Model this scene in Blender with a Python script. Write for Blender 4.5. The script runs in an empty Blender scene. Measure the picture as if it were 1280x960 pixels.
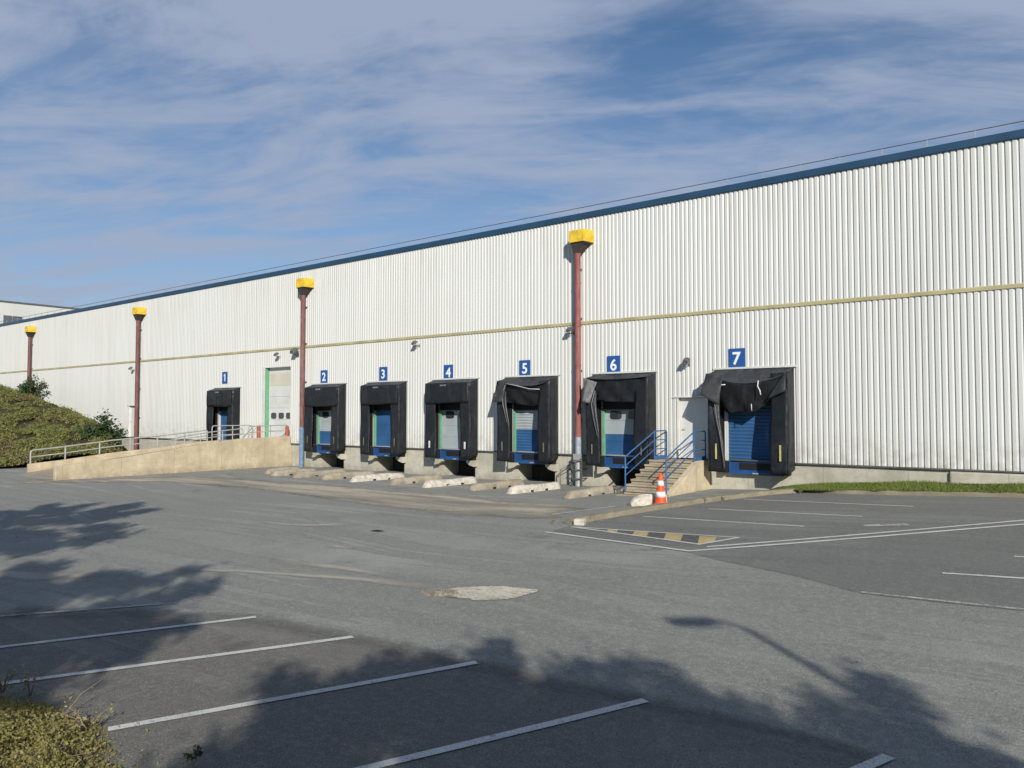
import bpy, bmesh, math, random
import numpy as np
from mathutils import Vector, Matrix
random.seed(7); RNG = np.random.default_rng(11)
R = math.radians
sc = bpy.context.scene
C = bpy.context.scene.collection

# ------------------------------------------------------------------ camera model (metres; x along the wall, y into the wall, z up)
F = 962.0; YAW = R(38.1); PITCH = R(2.2)
CAM = Vector((0.0, -24.9, 2.75))
FWD_H = Vector((-math.sin(YAW), math.cos(YAW), 0)); RIGHT = Vector((math.cos(YAW), math.sin(YAW), 0))
FWD = FWD_H*math.cos(PITCH) + Vector((0,0,math.sin(PITCH)))
UP = -FWD_H*math.sin(PITCH) + Vector((0,0,math.cos(PITCH)))

def smooth(t):
    t = max(0.0, min(1.0, t)); return t*t*(3-2*t)
def H(x, y):
    """height of the paved ground: level yard, car park rising to the right"""
    d = x + 15.2
    if d <= -1: g = 0.0
    elif d < 1: g = 0.043*(d+1)**2/4
    else: g = 0.043*d
    g = min(g, 1.15)
    w = 0.25 + 0.75*smooth((y+20)/19.0)
    return g*w
def ray(px, py):
    return (FWD + RIGHT*((px-640)/F) + UP*((480-py)/F))
def G(px, py, dz=0.0):
    d = ray(px, py); z = 0.0
    for _ in range(30):
        k = (z - CAM.z)/d.z; p = CAM + d*k
        z = 0.5*z + 0.5*(H(p.x, p.y)+dz)
    return Vector((p.x, p.y, H(p.x, p.y)+dz))
def W(px, py, y0=0.0):
    d = ray(px, py); k = (y0-CAM.y)/d.y
    return CAM + d*k
def camxy(X, Y):
    """metres right of / ahead of the camera -> world"""
    p = CAM + RIGHT*X + FWD_H*Y
    return p.x, p.y

# ------------------------------------------------------------------ object helpers
def tag(o, label=None, cat=None, group=None, kind=None):
    if label: o['label'] = label
    if cat: o['category'] = cat
    if group: o['group'] = group
    if kind: o['kind'] = kind
    return o
def empty(name, loc=(0,0,0), rz=0.0):
    o = bpy.data.objects.new(name, None); C.objects.link(o)
    o.location = loc; o.rotation_euler = (0,0,rz); o.empty_display_size = .3
    return o
class MB:
    def __init__(s): s.v = []; s.f = []; s.c = []
    def add(s, vs, fs):
        b = len(s.v); s.c.append((b,len(s.f))); s.v += [tuple(v) for v in vs]; s.f += [tuple(i+b for i in f) for f in fs]; return s
    def box(s, x0,x1,y0,y1,z0,z1):
        return s.add([(x0,y0,z0),(x1,y0,z0),(x1,y1,z0),(x0,y1,z0),(x0,y0,z1),(x1,y0,z1),(x1,y1,z1),(x0,y1,z1)],
              [(0,3,2,1),(4,5,6,7),(0,1,5,4),(1,2,6,5),(2,3,7,6),(3,0,4,7)])
    def hexa(s, p):   # 8 points, bottom four then top four
        return s.add(p, [(0,3,2,1),(4,5,6,7),(0,1,5,4),(1,2,6,5),(2,3,7,6),(3,0,4,7)])
    def prism_x(s, prof, x0, x1):   # prof: (y,z) polygon extruded along x
        n = len(prof)
        return s.add([(x0,y,z) for y,z in prof]+[(x1,y,z) for y,z in prof],
              [tuple(range(n))[::-1], tuple(range(n,2*n))]+[(i,(i+1)%n,n+(i+1)%n,n+i) for i in range(n)])
    def prism_y(s, prof, y0, y1):
        n = len(prof)
        return s.add([(x,y0,z) for x,z in prof]+[(x,y1,z) for x,z in prof],
              [tuple(range(n)), tuple(range(n,2*n))[::-1]]+[(i,n+i,n+(i+1)%n,(i+1)%n) for i in range(n)])
    def tube(s, pts, r, n=10, caps=True):
        pts = [Vector(p) for p in pts]; rs = r if isinstance(r,(list,tuple)) else [r]*len(pts)
        rings = []; prev = None
        for i,p in enumerate(pts):
            if i == 0: t = pts[1]-p
            elif i == len(pts)-1: t = p-pts[i-1]
            else: t = (pts[i+1]-p).normalized()+(p-pts[i-1]).normalized()
            t.normalize()
            if prev is None:
                a = Vector((0,0,1)) if abs(t.z) < .9 else Vector((1,0,0))
                u = t.cross(a).normalized()
            else:
                u = (prev - t*prev.dot(t)).normalized()
            prev = u; w = t.cross(u)
            rings.append([p+(u*math.cos(2*math.pi*k/n)+w*math.sin(2*math.pi*k/n))*rs[i] for k in range(n)])
        vs = [v for rg in rings for v in rg]; fs = []
        for i in range(len(pts)-1):
            for k in range(n):
                fs.append((i*n+k, i*n+(k+1)%n, (i+1)*n+(k+1)%n, (i+1)*n+k))
        if caps: fs += [tuple(range(n))[::-1], tuple(range((len(pts)-1)*n, len(pts)*n))]
        return s.add(vs, fs)
    def lathe(s, prof, cx=0, cy=0, n=24):
        vs = []; fs = []
        for r,z in prof:
            vs += [(cx+r*math.cos(2*math.pi*k/n), cy+r*math.sin(2*math.pi*k/n), z) for k in range(n)]
        for i in range(len(prof)-1):
            for k in range(n): fs.append((i*n+k, i*n+(k+1)%n, (i+1)*n+(k+1)%n, (i+1)*n+k))
        fs += [tuple(range(n))[::-1], tuple(range((len(prof)-1)*n, len(prof)*n))]
        return s.add(vs, fs)
    def grid(s, fn, nu, nv):
        vs = [fn(i/nu, j/nv) for j in range(nv+1) for i in range(nu+1)]
        fs = [(j*(nu+1)+i, j*(nu+1)+i+1, (j+1)*(nu+1)+i+1, (j+1)*(nu+1)+i) for j in range(nv) for i in range(nu)]
        return s.add(vs, fs)
    def each(s, name, mat, parent=None, **kw):
        # every separate piece becomes an object of its own
        out = []
        for i,(b,f) in enumerate(s.c):
            b2,f2 = s.c[i+1] if i+1 < len(s.c) else (len(s.v), len(s.f))
            m = MB(); m.v = s.v[b:b2]; m.f = [tuple(k-b for k in q) for q in s.f[f:f2]]; out.append(m.build(name, mat, parent, **kw))
        return out
    def build(s, name, mat, parent=None, smooth_=False, bevel=0, solid=0, loc=None):
        me = bpy.data.meshes.new(name); me.from_pydata(s.v, [], s.f)
        bm = bmesh.new(); bm.from_mesh(me); bmesh.ops.recalc_face_normals(bm, faces=bm.faces); bm.to_mesh(me); bm.free()
        me.materials.append(mat)
        o = bpy.data.objects.new(name, me); C.objects.link(o)
        if parent: o.parent = parent
        if loc: o.location = loc
        if smooth_:
            me.polygons.foreach_set('use_smooth', [True]*len(me.polygons))
            if smooth_ == 'auto':
                bm = bmesh.new(); bm.from_mesh(me)
                for e in bm.edges:
                    if len(e.link_faces) == 2 and e.calc_face_angle(0) > R(35): e.smooth = False
                bm.to_mesh(me); bm.free()
        if solid:
            m = o.modifiers.new('Solid','SOLIDIFY'); m.thickness = solid; m.offset = 0
        if bevel:
            m = o.modifiers.new('Bevel','BEVEL'); m.width = bevel; m.segments = 2; m.limit_method = 'ANGLE'; m.angle_limit = R(40)
        return o
def np_mesh(name, V, Fq, mat, parent=None):
    me = bpy.data.meshes.new(name)
    V = np.asarray(V, np.float32); Fq = np.asarray(Fq, np.int32); k = Fq.shape[1]
    me.vertices.add(len(V)); me.vertices.foreach_set('co', V.ravel())
    me.loops.add(Fq.size); me.loops.foreach_set('vertex_index', Fq.ravel())
    me.polygons.add(len(Fq)); me.polygons.foreach_set('loop_start', np.arange(0, Fq.size, k, dtype=np.int32))
    me.update(calc_edges=True); me.materials.append(mat)
    o = bpy.data.objects.new(name, me); C.objects.link(o)
    if parent: o.parent = parent
    return o
def copy_tree(o, parent=None):
    c = o.copy(); C.objects.link(c)
    if parent: c.parent = parent
    for ch in list(o.children): copy_tree(ch, c)
    return c

# ------------------------------------------------------------------ materials
class NT:
    def __init__(s, name, rough=.8, spec=.3):
        s.m = bpy.data.materials.new(name); s.m.use_nodes = True
        s.t = s.m.node_tree; s.b = s.t.nodes['Principled BSDF']
        s.b.inputs['Roughness'].default_value = rough; s.b.inputs['Specular IOR Level'].default_value = spec
    def n(s, typ, **kw):
        x = s.t.nodes.new(typ)
        for k,v in kw.items(): setattr(x, k, v)
        return x
    def link(s, a, b): s.t.links.new(a, b)
    def pos(s, scale=(1,1,1), rot=(0,0,0), obj=False):
        if obj: src = s.n('ShaderNodeTexCoord').outputs['Object']
        else: src = s.n('ShaderNodeNewGeometry').outputs['Position']
        mp = s.n('ShaderNodeMapping'); mp.inputs['Scale'].default_value = scale; mp.inputs['Rotation'].default_value = rot
        s.link(src, mp.inputs['Vector']); return mp.outputs['Vector']
    def noise(s, vec, scale, detail=4, rough=.55, dist=0):
        x = s.n('ShaderNodeTexNoise'); x.inputs['Scale'].default_value = scale; x.inputs['Detail'].default_value = detail
        x.inputs['Roughness'].default_value = rough; x.inputs['Distortion'].default_value = dist
        s.link(vec, x.inputs['Vector']); return x.outputs['Fac']
    def ramp(s, fac, a, b, ca=(0,0,0,1), cb=(1,1,1,1)):
        x = s.n('ShaderNodeValToRGB'); e = x.color_ramp.elements
        e[0].position = a; e[1].position = b; e[0].color = ca; e[1].color = cb
        s.link(fac, x.inputs['Fac']); return x.outputs['Color']
    def mix(s, fac, a, b, mode='MIX'):
        x = s.n('ShaderNodeMix', data_type='RGBA', blend_type=mode)
        for sock, val in ((x.inputs[0],fac),(x.inputs[6],a),(x.inputs[7],b)):
            if isinstance(val,(int,float)): sock.default_value = val
            elif isinstance(val,(tuple,list)): sock.default_value = (*val,1) if len(val)==3 else val
            else: s.link(val, sock)
        return x.outputs[2]
    def math(s, op, a, b=None):
        x = s.n('ShaderNodeMath', operation=op)
        for i,val in enumerate((a,b)):
            if val is None: continue
            if isinstance(val,(int,float)): x.inputs[i].default_value = val
            else: s.link(val, x.inputs[i])
        return x.outputs[0]
    def bump(s, h, strength=.3, dist=.01):
        x = s.n('ShaderNodeBump'); x.inputs['Strength'].default_value = strength; x.inputs['Distance'].default_value = dist
        s.link(h, x.inputs['Height']); s.link(x.outputs['Normal'], s.b.inputs['Normal'])
    def col(s, c):
        if isinstance(c,(tuple,list)): s.b.inputs['Base Color'].default_value = (*c[:3],1)
        else: s.link(c, s.b.inputs['Base Color'])
    def alpha(s, a): s.link(a, s.b.inputs['Alpha'])

def mat_simple(name, c, rough=.6, spec=.3, var=.25, scale=2.0, metal=0, bump=0):
    k = NT(name, rough, spec); v = k.pos(obj=True)
    n1 = k.noise(v, scale, 5); dark = tuple(x*(1-var) for x in c); lite = tuple(min(1,x*(1+var*.6)) for x in c)
    k.col(k.ramp(n1, .3, .7, (*dark,1), (*lite,1))); k.b.inputs['Metallic'].default_value = metal
    if bump: k.bump(k.noise(v, 30, 3), bump, .004)
    return k.m
M = {}
# asphalt of the yard
def mat_asphalt(name, base, warm):
    k = NT(name, .88, .25); p = k.pos()
    f = lambda m: tuple(x*m for x in base)
    c = k.ramp(k.noise(p, .11, 7, .66), .41, .59, f(.80)+(1,), f(1.18)+(1,))
    c = k.mix(k.math('MULTIPLY', k.ramp(k.noise(p, .7, 7, .70), .47, .62), .75), c, f(.76))
    wv = k.n('ShaderNodeTexNoise'); wv.inputs['Scale'].default_value = .05; wv.inputs['Detail'].default_value = 2; k.link(p, wv.inputs['Vector'])
    ad = k.n('ShaderNodeVectorMath', operation='MULTIPLY_ADD'); k.link(wv.outputs['Color'], ad.inputs[0]); ad.inputs[1].default_value = (9,9,0); k.link(p, ad.inputs[2])
    mp = k.n('ShaderNodeMapping'); mp.inputs['Scale'].default_value = (.07,1.15,1); mp.inputs['Rotation'].default_value = (0,0,R(-14)); k.link(ad.outputs[0], mp.inputs['Vector'])
    st = k.noise(mp.outputs[0], 1.0, 5, .62)                                  # long tyre-swept streaks, pale dust and dark rubber
    c = k.mix(k.math('MULTIPLY', k.ramp(st, .50, .62), .85), c, warm)
    c = k.mix(k.math('MULTIPLY', k.ramp(st, .48, .36), .75), c, f(.68))
    c = k.mix(k.math('MULTIPLY', k.ramp(k.noise(p, 11, 6, .78), .48, .62), .55), c, f(1.30))
    c = k.mix(k.math('MULTIPLY', k.ramp(k.noise(p, 17, 5, .78), .52, .66), .60), c, f(.64))
    c = k.mix(k.ramp(k.noise(p, 75, 2, .75), .54, .70), c, f(1.75))
    c = k.mix(k.ramp(k.noise(p, 62, 2, .75), .55, .72), c, f(.42))
    c = k.mix(k.ramp(k.noise(p, .55, 9, .74), .60, .66), c, f(.66))            # oil and damp stains
    vo = k.n('ShaderNodeTexVoronoi', feature='DISTANCE_TO_EDGE'); vo.inputs['Scale'].default_value = .22; vo.inputs['Randomness'].default_value = 1
    dv = k.n('ShaderNodeVectorMath', operation='ADD'); k.link(p, dv.inputs[0])
    nn = k.n('ShaderNodeTexNoise'); nn.inputs['Scale'].default_value = .8; nn.inputs['Detail'].default_value = 6; k.link(p, nn.inputs['Vector'])
    k.link(nn.outputs['Color'], dv.inputs[1]); k.link(dv.outputs[0], vo.inputs['Vector'])
    crack = k.math('MULTIPLY', k.math('LESS_THAN', vo.outputs['Distance'], .0035), k.ramp(k.noise(p,.15,2), .52, .6))
    c = k.mix(k.math('MULTIPLY', crack, .55), c, f(.4))
    k.col(c); k.bump(k.noise(p, 90, 3, .7), .8, .010)
    return k.m
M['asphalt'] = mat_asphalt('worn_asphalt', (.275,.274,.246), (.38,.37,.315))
M['asphalt_dark'] = mat_asphalt('newer_asphalt', (.188,.189,.172), (.225,.222,.196))
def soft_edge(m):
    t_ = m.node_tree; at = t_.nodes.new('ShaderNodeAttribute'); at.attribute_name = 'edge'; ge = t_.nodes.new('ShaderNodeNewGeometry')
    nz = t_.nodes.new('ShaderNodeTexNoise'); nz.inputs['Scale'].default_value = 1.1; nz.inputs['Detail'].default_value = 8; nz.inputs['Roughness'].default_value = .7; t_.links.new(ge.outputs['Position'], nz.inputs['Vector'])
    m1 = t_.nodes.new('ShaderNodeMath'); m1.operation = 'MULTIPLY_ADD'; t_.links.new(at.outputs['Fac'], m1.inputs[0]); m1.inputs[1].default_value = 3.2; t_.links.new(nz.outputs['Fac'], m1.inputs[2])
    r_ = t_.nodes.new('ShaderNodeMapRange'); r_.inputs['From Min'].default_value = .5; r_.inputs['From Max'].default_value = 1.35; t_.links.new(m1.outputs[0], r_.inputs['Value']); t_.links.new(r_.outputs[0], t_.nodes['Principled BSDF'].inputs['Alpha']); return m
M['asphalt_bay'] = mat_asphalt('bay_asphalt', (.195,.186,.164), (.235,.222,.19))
def mat_paint(name, c, wear=.45):
    k = NT(name, .75, .3); p = k.pos()
    f = k.ramp(k.noise(p, 9, 6, .75), wear-.12, wear+.1)
    f2 = k.ramp(k.noise(p, 70, 2, .7), .3, .42)
    k.col(k.mix(k.ramp(k.noise(p, 2, 4), .3,.7), tuple(x*.78 for x in c), c))
    k.alpha(k.math('MULTIPLY', f, f2)); return k.m
k = NT('crumbled_concrete_patch', .95, .2); p = k.pos()
c = k.ramp(k.noise(p, 2.5, 8, .72), .35, .65, (.50,.45,.35,1), (.74,.68,.55,1))
c = k.mix(k.ramp(k.noise(k.pos((2.0,9,1)), 1.0, 6, .7), .54, .66), c, (.20,.17,.125))
c = k.mix(k.ramp(k.noise(p, 17, 5, .75), .55, .68), c, (.16,.14,.11))
k.col(c); k.bump(k.noise(p, 12, 7, .75), 1.0, .03)
at = k.n('ShaderNodeAttribute', attribute_name='edge')
k.alpha(k.ramp(k.math('ADD', k.math('MULTIPLY', at.outputs['Fac'], 1.7), k.math('SUBTRACT', k.math('ADD', k.noise(p, 3.2, 7, .72), k.noise(p, 13, 4, .7)), 1.12)), 0, .10))
M['patch_alpha'] = k.m
M['paint'] = mat_paint('worn_white_paint', (.66,.65,.60), .34)
M['paint_faint'] = mat_paint('faded_white_paint', (.50,.49,.45), .46)
M['paint_y'] = mat_paint('worn_yellow_paint', (.54,.42,.19), .36)
M['paint_k'] = mat_paint('worn_dark_paint', (.125,.118,.11), .40)
# dusty concrete with soft, broken edges (attribute 'edge' 0 at the rim)
def mat_dust(name, c, c2, dens, em=1.6, sub=1.25, hi=.4):
    k = NT(name, .9, .2); p = k.pos()
    st = k.noise(k.pos((.12,.9,1),(0,0,R(8))), 1.3, 6, .62)
    k.col(k.mix(k.math('MULTIPLY',k.ramp(k.noise(p,5,6,.7),.5,.7),.5),k.mix(k.ramp(st,.40,.60), c, c2),tuple(x*.7 for x in c2)))
    at = k.n('ShaderNodeAttribute', attribute_name='edge')
    nz = k.noise(p, 1.1, 7, .68); s2 = k.noise(k.pos((.25,1.6,1),(0,0,R(8))), 1.0, 5, .6)
    a = k.math('ADD', k.math('MULTIPLY', at.outputs['Fac'], em), k.math('SUBTRACT', k.math('ADD', nz, s2), sub))
    a = k.ramp(a, .0, hi); k.alpha(k.math('MULTIPLY', a, dens)); k.bump(k.noise(p,90,3,.7),.4,.005)
    return k.m
M['apron'] = mat_dust('dusty_concrete_apron', (.46,.405,.31), (.23,.215,.18), 1.0, 1.5, 1.3, .5)
M['dust'] = mat_dust('pale_dust_streak', (.46,.43,.36), (.40,.37,.31), .85, 1.25, 1.25, .75)
def mat_concrete(name, base, stain, streak=True, sc_=1.0):
    k = NT(name, .9, .25); p = k.pos()
    c = k.ramp(k.noise(p, .9*sc_, 6, .65), .33, .68, tuple(x*.72 for x in base)+(1,), tuple(x*1.12 for x in base)+(1,))
    if streak:
        s = k.noise(k.pos((3.2,3.2,.35)), 1.0, 5, .6)
        c = k.mix(k.math('MULTIPLY', k.ramp(s,.5,.75), .6), c, stain)
    if streak:
        sp_ = k.n('ShaderNodeSeparateXYZ'); k.link(p, sp_.inputs[0])
        jt = k.math('LESS_THAN', k.math('FRACT', k.math('DIVIDE', k.math('ADD', sp_.outputs['X'], sp_.outputs['Y']), 2.4)), .010)
        c = k.mix(k.math('MULTIPLY', jt, .55), c, tuple(x*.45 for x in base))
        c = k.mix(k.math('MULTIPLY', k.ramp(k.noise(k.pos((.8,.8,2.6)), 1.6, 7, .72), .52, .64), .45), c, stain)
        lowd = k.math('MAXIMUM', k.math('SUBTRACT', 1.0, k.math('MULTIPLY', sp_.outputs['Z'], 3.2)), 0.0)
        c = k.mix(k.math('MULTIPLY', k.math('MULTIPLY', lowd, k.ramp(k.noise(p,3,5,.7),.35,.6)), .6), c, tuple(x*.5 for x in stain))
    c = k.mix(k.ramp(k.noise(p, 7*sc_, 6, .7), .55, .78), c, tuple(x*.62 for x in base))
    c = k.mix(k.ramp(k.noise(p, 40, 2, .7), .6, .75), c, tuple(x*.7 for x in base))
    k.col(c); k.bump(k.noise(p, 26, 6, .65), .45, .012); return k.m
M['concrete'] = mat_concrete('tan_concrete', (.56,.47,.325), (.37,.30,.195))
M['plinth'] = mat_concrete('grey_concrete', (.50,.475,.39), (.36,.325,.245))
M['step'] = mat_concrete('weathered_step_concrete', (.42,.36,.265), (.27,.225,.16))
M['guide'] = mat_concrete('guide_concrete', (.41,.36,.275), (.20,.165,.115), True, 3)
k = NT('flaking_white_on_concrete', .85, .3); p = k.pos()
c = k.mix(k.ramp(k.noise(p, 5, 7, .7), .40, .56), (.40,.35,.27), (.57,.54,.465)); k.col(c); k.bump(k.noise(p,24,5,.6),.4,.012); M['guide_white'] = k.m
M['kerb'] = mat_concrete('mossy_kerb_concrete', (.255,.225,.16), (.10,.10,.05), False, 2.5)
M['patch'] = mat_dust('broken_concrete_patch', (.62,.56,.44), (.36,.31,.23), 1.0, 2.6, 1.05, .25)
# cladding
def mat_cladding(name, base):
    k = NT(name, .42, .35); p = k.pos()
    s = k.noise(k.pos((2.2,2.2,.10)), 1.0, 5, .6)
    c = k.mix(k.math('MULTIPLY', k.ramp(s,.45,.75), .28), base, tuple(x*.72 for x in base))
    c = k.mix(k.math('MULTIPLY', k.ramp(k.noise(p,.22,4,.6),.5,.75), .25), c, (base[0]*.88,base[1]*.84,base[2]*.72))
    c = k.mix(k.math('MULTIPLY', k.ramp(k.noise(k.pos((1,1,.45)),1.7,7,.75),.66,.78), .35), c, (base[0]*.6,base[1]*.56,base[2]*.45))
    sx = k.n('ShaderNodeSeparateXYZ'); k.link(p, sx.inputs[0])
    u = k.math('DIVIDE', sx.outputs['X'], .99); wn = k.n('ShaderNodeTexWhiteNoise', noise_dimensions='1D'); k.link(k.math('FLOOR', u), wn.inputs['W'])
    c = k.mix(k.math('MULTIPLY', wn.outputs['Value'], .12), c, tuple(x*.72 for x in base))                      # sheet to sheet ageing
    lap_shade = k.math('LESS_THAN', k.math('FRACT', u), .014)
    c = k.mix(k.math('MULTIPLY', lap_shade, .4), c, tuple(x*.45 for x in base))                                       # shadow at the sheet laps, painted as dark lines
    run = k.noise(k.pos((7,7,.22)), 1.0, 4, .6)
    low = k.ramp(sx.outputs['Z'], 0, 1); 
    g1 = k.math('SUBTRACT', 1.0, k.math('MULTIPLY', k.math('SUBTRACT', sx.outputs['Z'], 1.19), .9)); g1 = k.math('MAXIMUM', g1, 0.0)
    c = k.mix(k.math('MULTIPLY', k.math('MULTIPLY', g1, k.ramp(k.noise(p,2.2,6,.7),.42,.62)), .6), c, (base[0]*.55,base[1]*.50,base[2]*.40))   # splash dirt
    g2 = k.math('MAXIMUM', k.math('SUBTRACT', 1.0, k.math('MULTIPLY', k.math('ABSOLUTE', k.math('SUBTRACT', sx.outputs['Z'], 9.6)), .7)), 0.0)
    c = k.mix(k.math('MULTIPLY', k.math('MULTIPLY', g2, k.ramp(run,.52,.68)), .5), c, (base[0]*.66,base[1]*.60,base[2]*.50))                    # runs below the eaves
    c = k.mix(k.math('MULTIPLY', k.ramp(run,.68,.76), .3), c, (base[0]*.62,base[1]*.50,base[2]*.36))
    k.col(c); return k.m
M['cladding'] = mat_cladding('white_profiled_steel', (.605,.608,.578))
M['pit'] = mat_simple('shade_dark_pit_concrete', (.05,.045,.038), .9, .2, .4, 2)  # near-black colour paints the shade inside the dock pits
M['white_trim'] = mat_simple('white_steel_trim', (.63,.63,.595), .45, .35, .12)
M['belt'] = mat_simple('weathered_yellow_trim', (.43,.385,.215), .6, .3, .22, 1.4)
M['fascia'] = mat_simple('dark_blue_fascia', (.022,.062,.12), .5, .35, .2, .8)
M['roof'] = mat_simple('grey_roof_sheet', (.32,.33,.34), .7)
M['galv'] = mat_simple('galvanised_steel', (.42,.43,.42), .5, .5, .2, 5, .35)
M['rail_grey'] = mat_simple('dull_galvanised_rail', (.40,.40,.37), .6, .4, .25, 4, .15)
M['dark_steel'] = mat_simple('grey_steel', (.13,.13,.125), .55, .4, .25, 5, .3)
M['yellow'] = mat_simple('yellow_sheet', (.72,.48,.045), .6, .3, .30, 4)
M['funnel'] = mat_simple('dark_brown_funnel', (.075,.062,.06), .6, .3, .2, 3)
def mat_pipe(name, c1, c2, lower, zl):
    k = NT(name, .6, .3); p = k.pos()
    c = k.mix(k.ramp(k.noise(k.pos((5,5,1.3)),1.3,6,.7),.42,.62), c1, c2)
    sx = k.n('ShaderNodeSeparateXYZ'); k.link(p, sx.inputs[0])
    f = k.math('LESS_THAN', sx.outputs['Z'], zl)
    c = k.mix(f, c, k.mix(k.ramp(k.noise(p,6,5,.6),.45,.6), lower, tuple(x*1.35 for x in lower)))
    k.col(c); return k.m
M['pipe_red'] = mat_pipe('flaking_red_pipe', (.235,.068,.058), (.30,.13,.115), (.27,.30,.33), 1.86)
M['pipe_blue'] = mat_pipe('red_brown_pipe_blue_foot', (.165,.065,.058), (.23,.13,.12), (.125,.20,.30), 2.05)
M['pipe_brown'] = mat_pipe('red_brown_pipe', (.150,.058,.053), (.20,.09,.08), (.15,.06,.055), 0)
def mat_fabric(name, c, rough=.55):
    k = NT(name, rough, .35); v = k.pos()
    k.col(k.mix(k.ramp(k.noise(v,3,6,.65),.35,.7), tuple(x*.72 for x in c), tuple(x*1.3 for x in c)))
    b_ = k.b.inputs['Base Color'].links[0].from_socket
    k.col(k.mix(k.math('MULTIPLY', k.ramp(k.noise(k.pos((2.5,2.5,.9)),1.5,7,.72),.52,.66), .5), b_, tuple(x*2.6 for x in c)))      # trailer dust and scuffs
    k.bump(k.noise(v,2.6,4,.5),.6,.06); return k.m
M['rubber'] = mat_fabric('black_shelter_fabric', (.014,.016,.019), .42)
M['rubber_grey'] = mat_fabric('dusty_black_fabric', (.036,.039,.042), .6)
M['fold'] = mat_fabric('grey_fabric_edge', (.16,.16,.155), .7)
M['bumper'] = mat_simple('rubber_bumper', (.015,.015,.016), .7, .3, .3, 8)
M['blue'] = mat_simple('blue_painted_steel', (.018,.075,.225), .5, .4, .25, 2)
M['rail_blue'] = mat_simple('blue_rail_paint', (.040,.125,.30), .5, .4, .22, 6)
M['sign_blue'] = mat_simple('blue_sign_plate', (.020,.092,.30), .5, .35, .1, 3)
M['sign_white'] = mat_simple('white_sign_lettering', (.80,.81,.80), .5, .3, .06, 3)
M['door_blue'] = mat_simple('blue_door_panel', (.032,.105,.245), .55, .35, .18, 1.3)
M['door_grey'] = mat_simple('grey_door_panel', (.36,.40,.42), .5, .35, .16, 1.3)
M['door_white'] = mat_simple('white_door_panel', (.62,.62,.595), .5, .35, .12, 1.3)
M['door_cream'] = mat_simple('cream_door_panel', (.58,.55,.45), .5, .35, .14, 1.3)
M['green'] = mat_simple('green_jamb_paint', (.15,.36,.215), .5, .35, .16, 3)
k = NT('window_glass', .12, .6); k.col((.035,.04,.045)); M['glass'] = k.m
k = NT('window_pane', .1, .7); k.col((.10,.115,.13)); M['pane'] = k.m
M['mark_white'] = mat_simple('white_guide_strip', (.66,.66,.62), .6, .3, .2, 6)
M['mark_dim'] = mat_simple('grimy_guide_strip', (.20,.19,.12), .7, .3, .3, 6)
M['mark_yellow'] = mat_simple('yellow_guide_strip', (.46,.43,.16), .6, .3, .25, 6)
M['red'] = mat_simple('orange_red_post', (.34,.085,.052), .6, .3, .25, 5)
M['cone'] = mat_simple('orange_cone_plastic', (.86,.085,.018), .5, .35, .1, 6)
M['cone_white'] = mat_simple('white_cone_band', (.80,.79,.76), .5, .3, .1, 6)
M['cone_base'] = mat_simple('faded_orange_base', (.62,.08,.025), .6, .3, .25, 6)
M['render_white'] = mat_simple('cream_render', (.58,.575,.535), .8, .2, .08, .2)
def mat_leaf(name, a, b, c_, trans=.25):
    k = NT(name, .6, .25); p = k.pos()
    gi = k.n('ShaderNodeObjectInfo')
    n1 = k.noise(p, 2.2, 4, .6); n2 = k.noise(p, 23, 3, .7)
    c = k.mix(k.ramp(n1,.35,.65), a, b); c = k.mix(k.ramp(n2,.5,.68), c, c_)
    k.col(c)
    tr = k.n('ShaderNodeBsdfTranslucent'); k.link(c, tr.inputs['Color'])
    ms = k.n('ShaderNodeMixShader'); ms.inputs[0].default_value = trans
    k.link(k.b.outputs[0], ms.inputs[1]); k.link(tr.outputs[0], ms.inputs[2])
    k.link(ms.outputs[0], k.t.nodes['Material Output'].inputs['Surface']); return k.m
M['leaf'] = mat_leaf('tree_leaf', (.045,.085,.025), (.06,.11,.03), (.085,.13,.04))
M['leaf_bank'] = mat_leaf('bank_cover_leaf', (.125,.150,.040), (.235,.235,.075), (.31,.27,.12))
M['leaf_straw'] = mat_leaf('straw_brown_leaf', (.16,.125,.055), (.22,.175,.085), (.27,.22,.11))
M['leaf_bush'] = mat_leaf('dark_bush_leaf', (.035,.065,.024), (.055,.09,.035), (.08,.115,.05))
M['leaf_fg'] = mat_leaf('olive_cover_leaf', (.185,.165,.048), (.28,.245,.078), (.38,.33,.14), .3)
M['leaf_dry'] = mat_leaf('dry_pale_leaf', (.34,.30,.17), (.30,.24,.12), (.45,.40,.27))
M['grass'] = mat_leaf('grass_blade', (.16,.215,.045), (.20,.26,.06), (.28,.28,.10))
M['bark'] = mat_simple('grey_bark', (.13,.105,.08), .9, .2, .4, 4, 0, .5)
M['soil'] = mat_simple('bank_soil', (.060,.052,.028), .95, .1, .4, 1.5, 0, .5)
M['twig'] = mat_simple('dry_twig', (.24,.185,.115), .9, .2, .3, 9)
M['rubble'] = mat_simple('stone_rubble', (.24,.21,.165), .95, .2, .5, 6)

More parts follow.
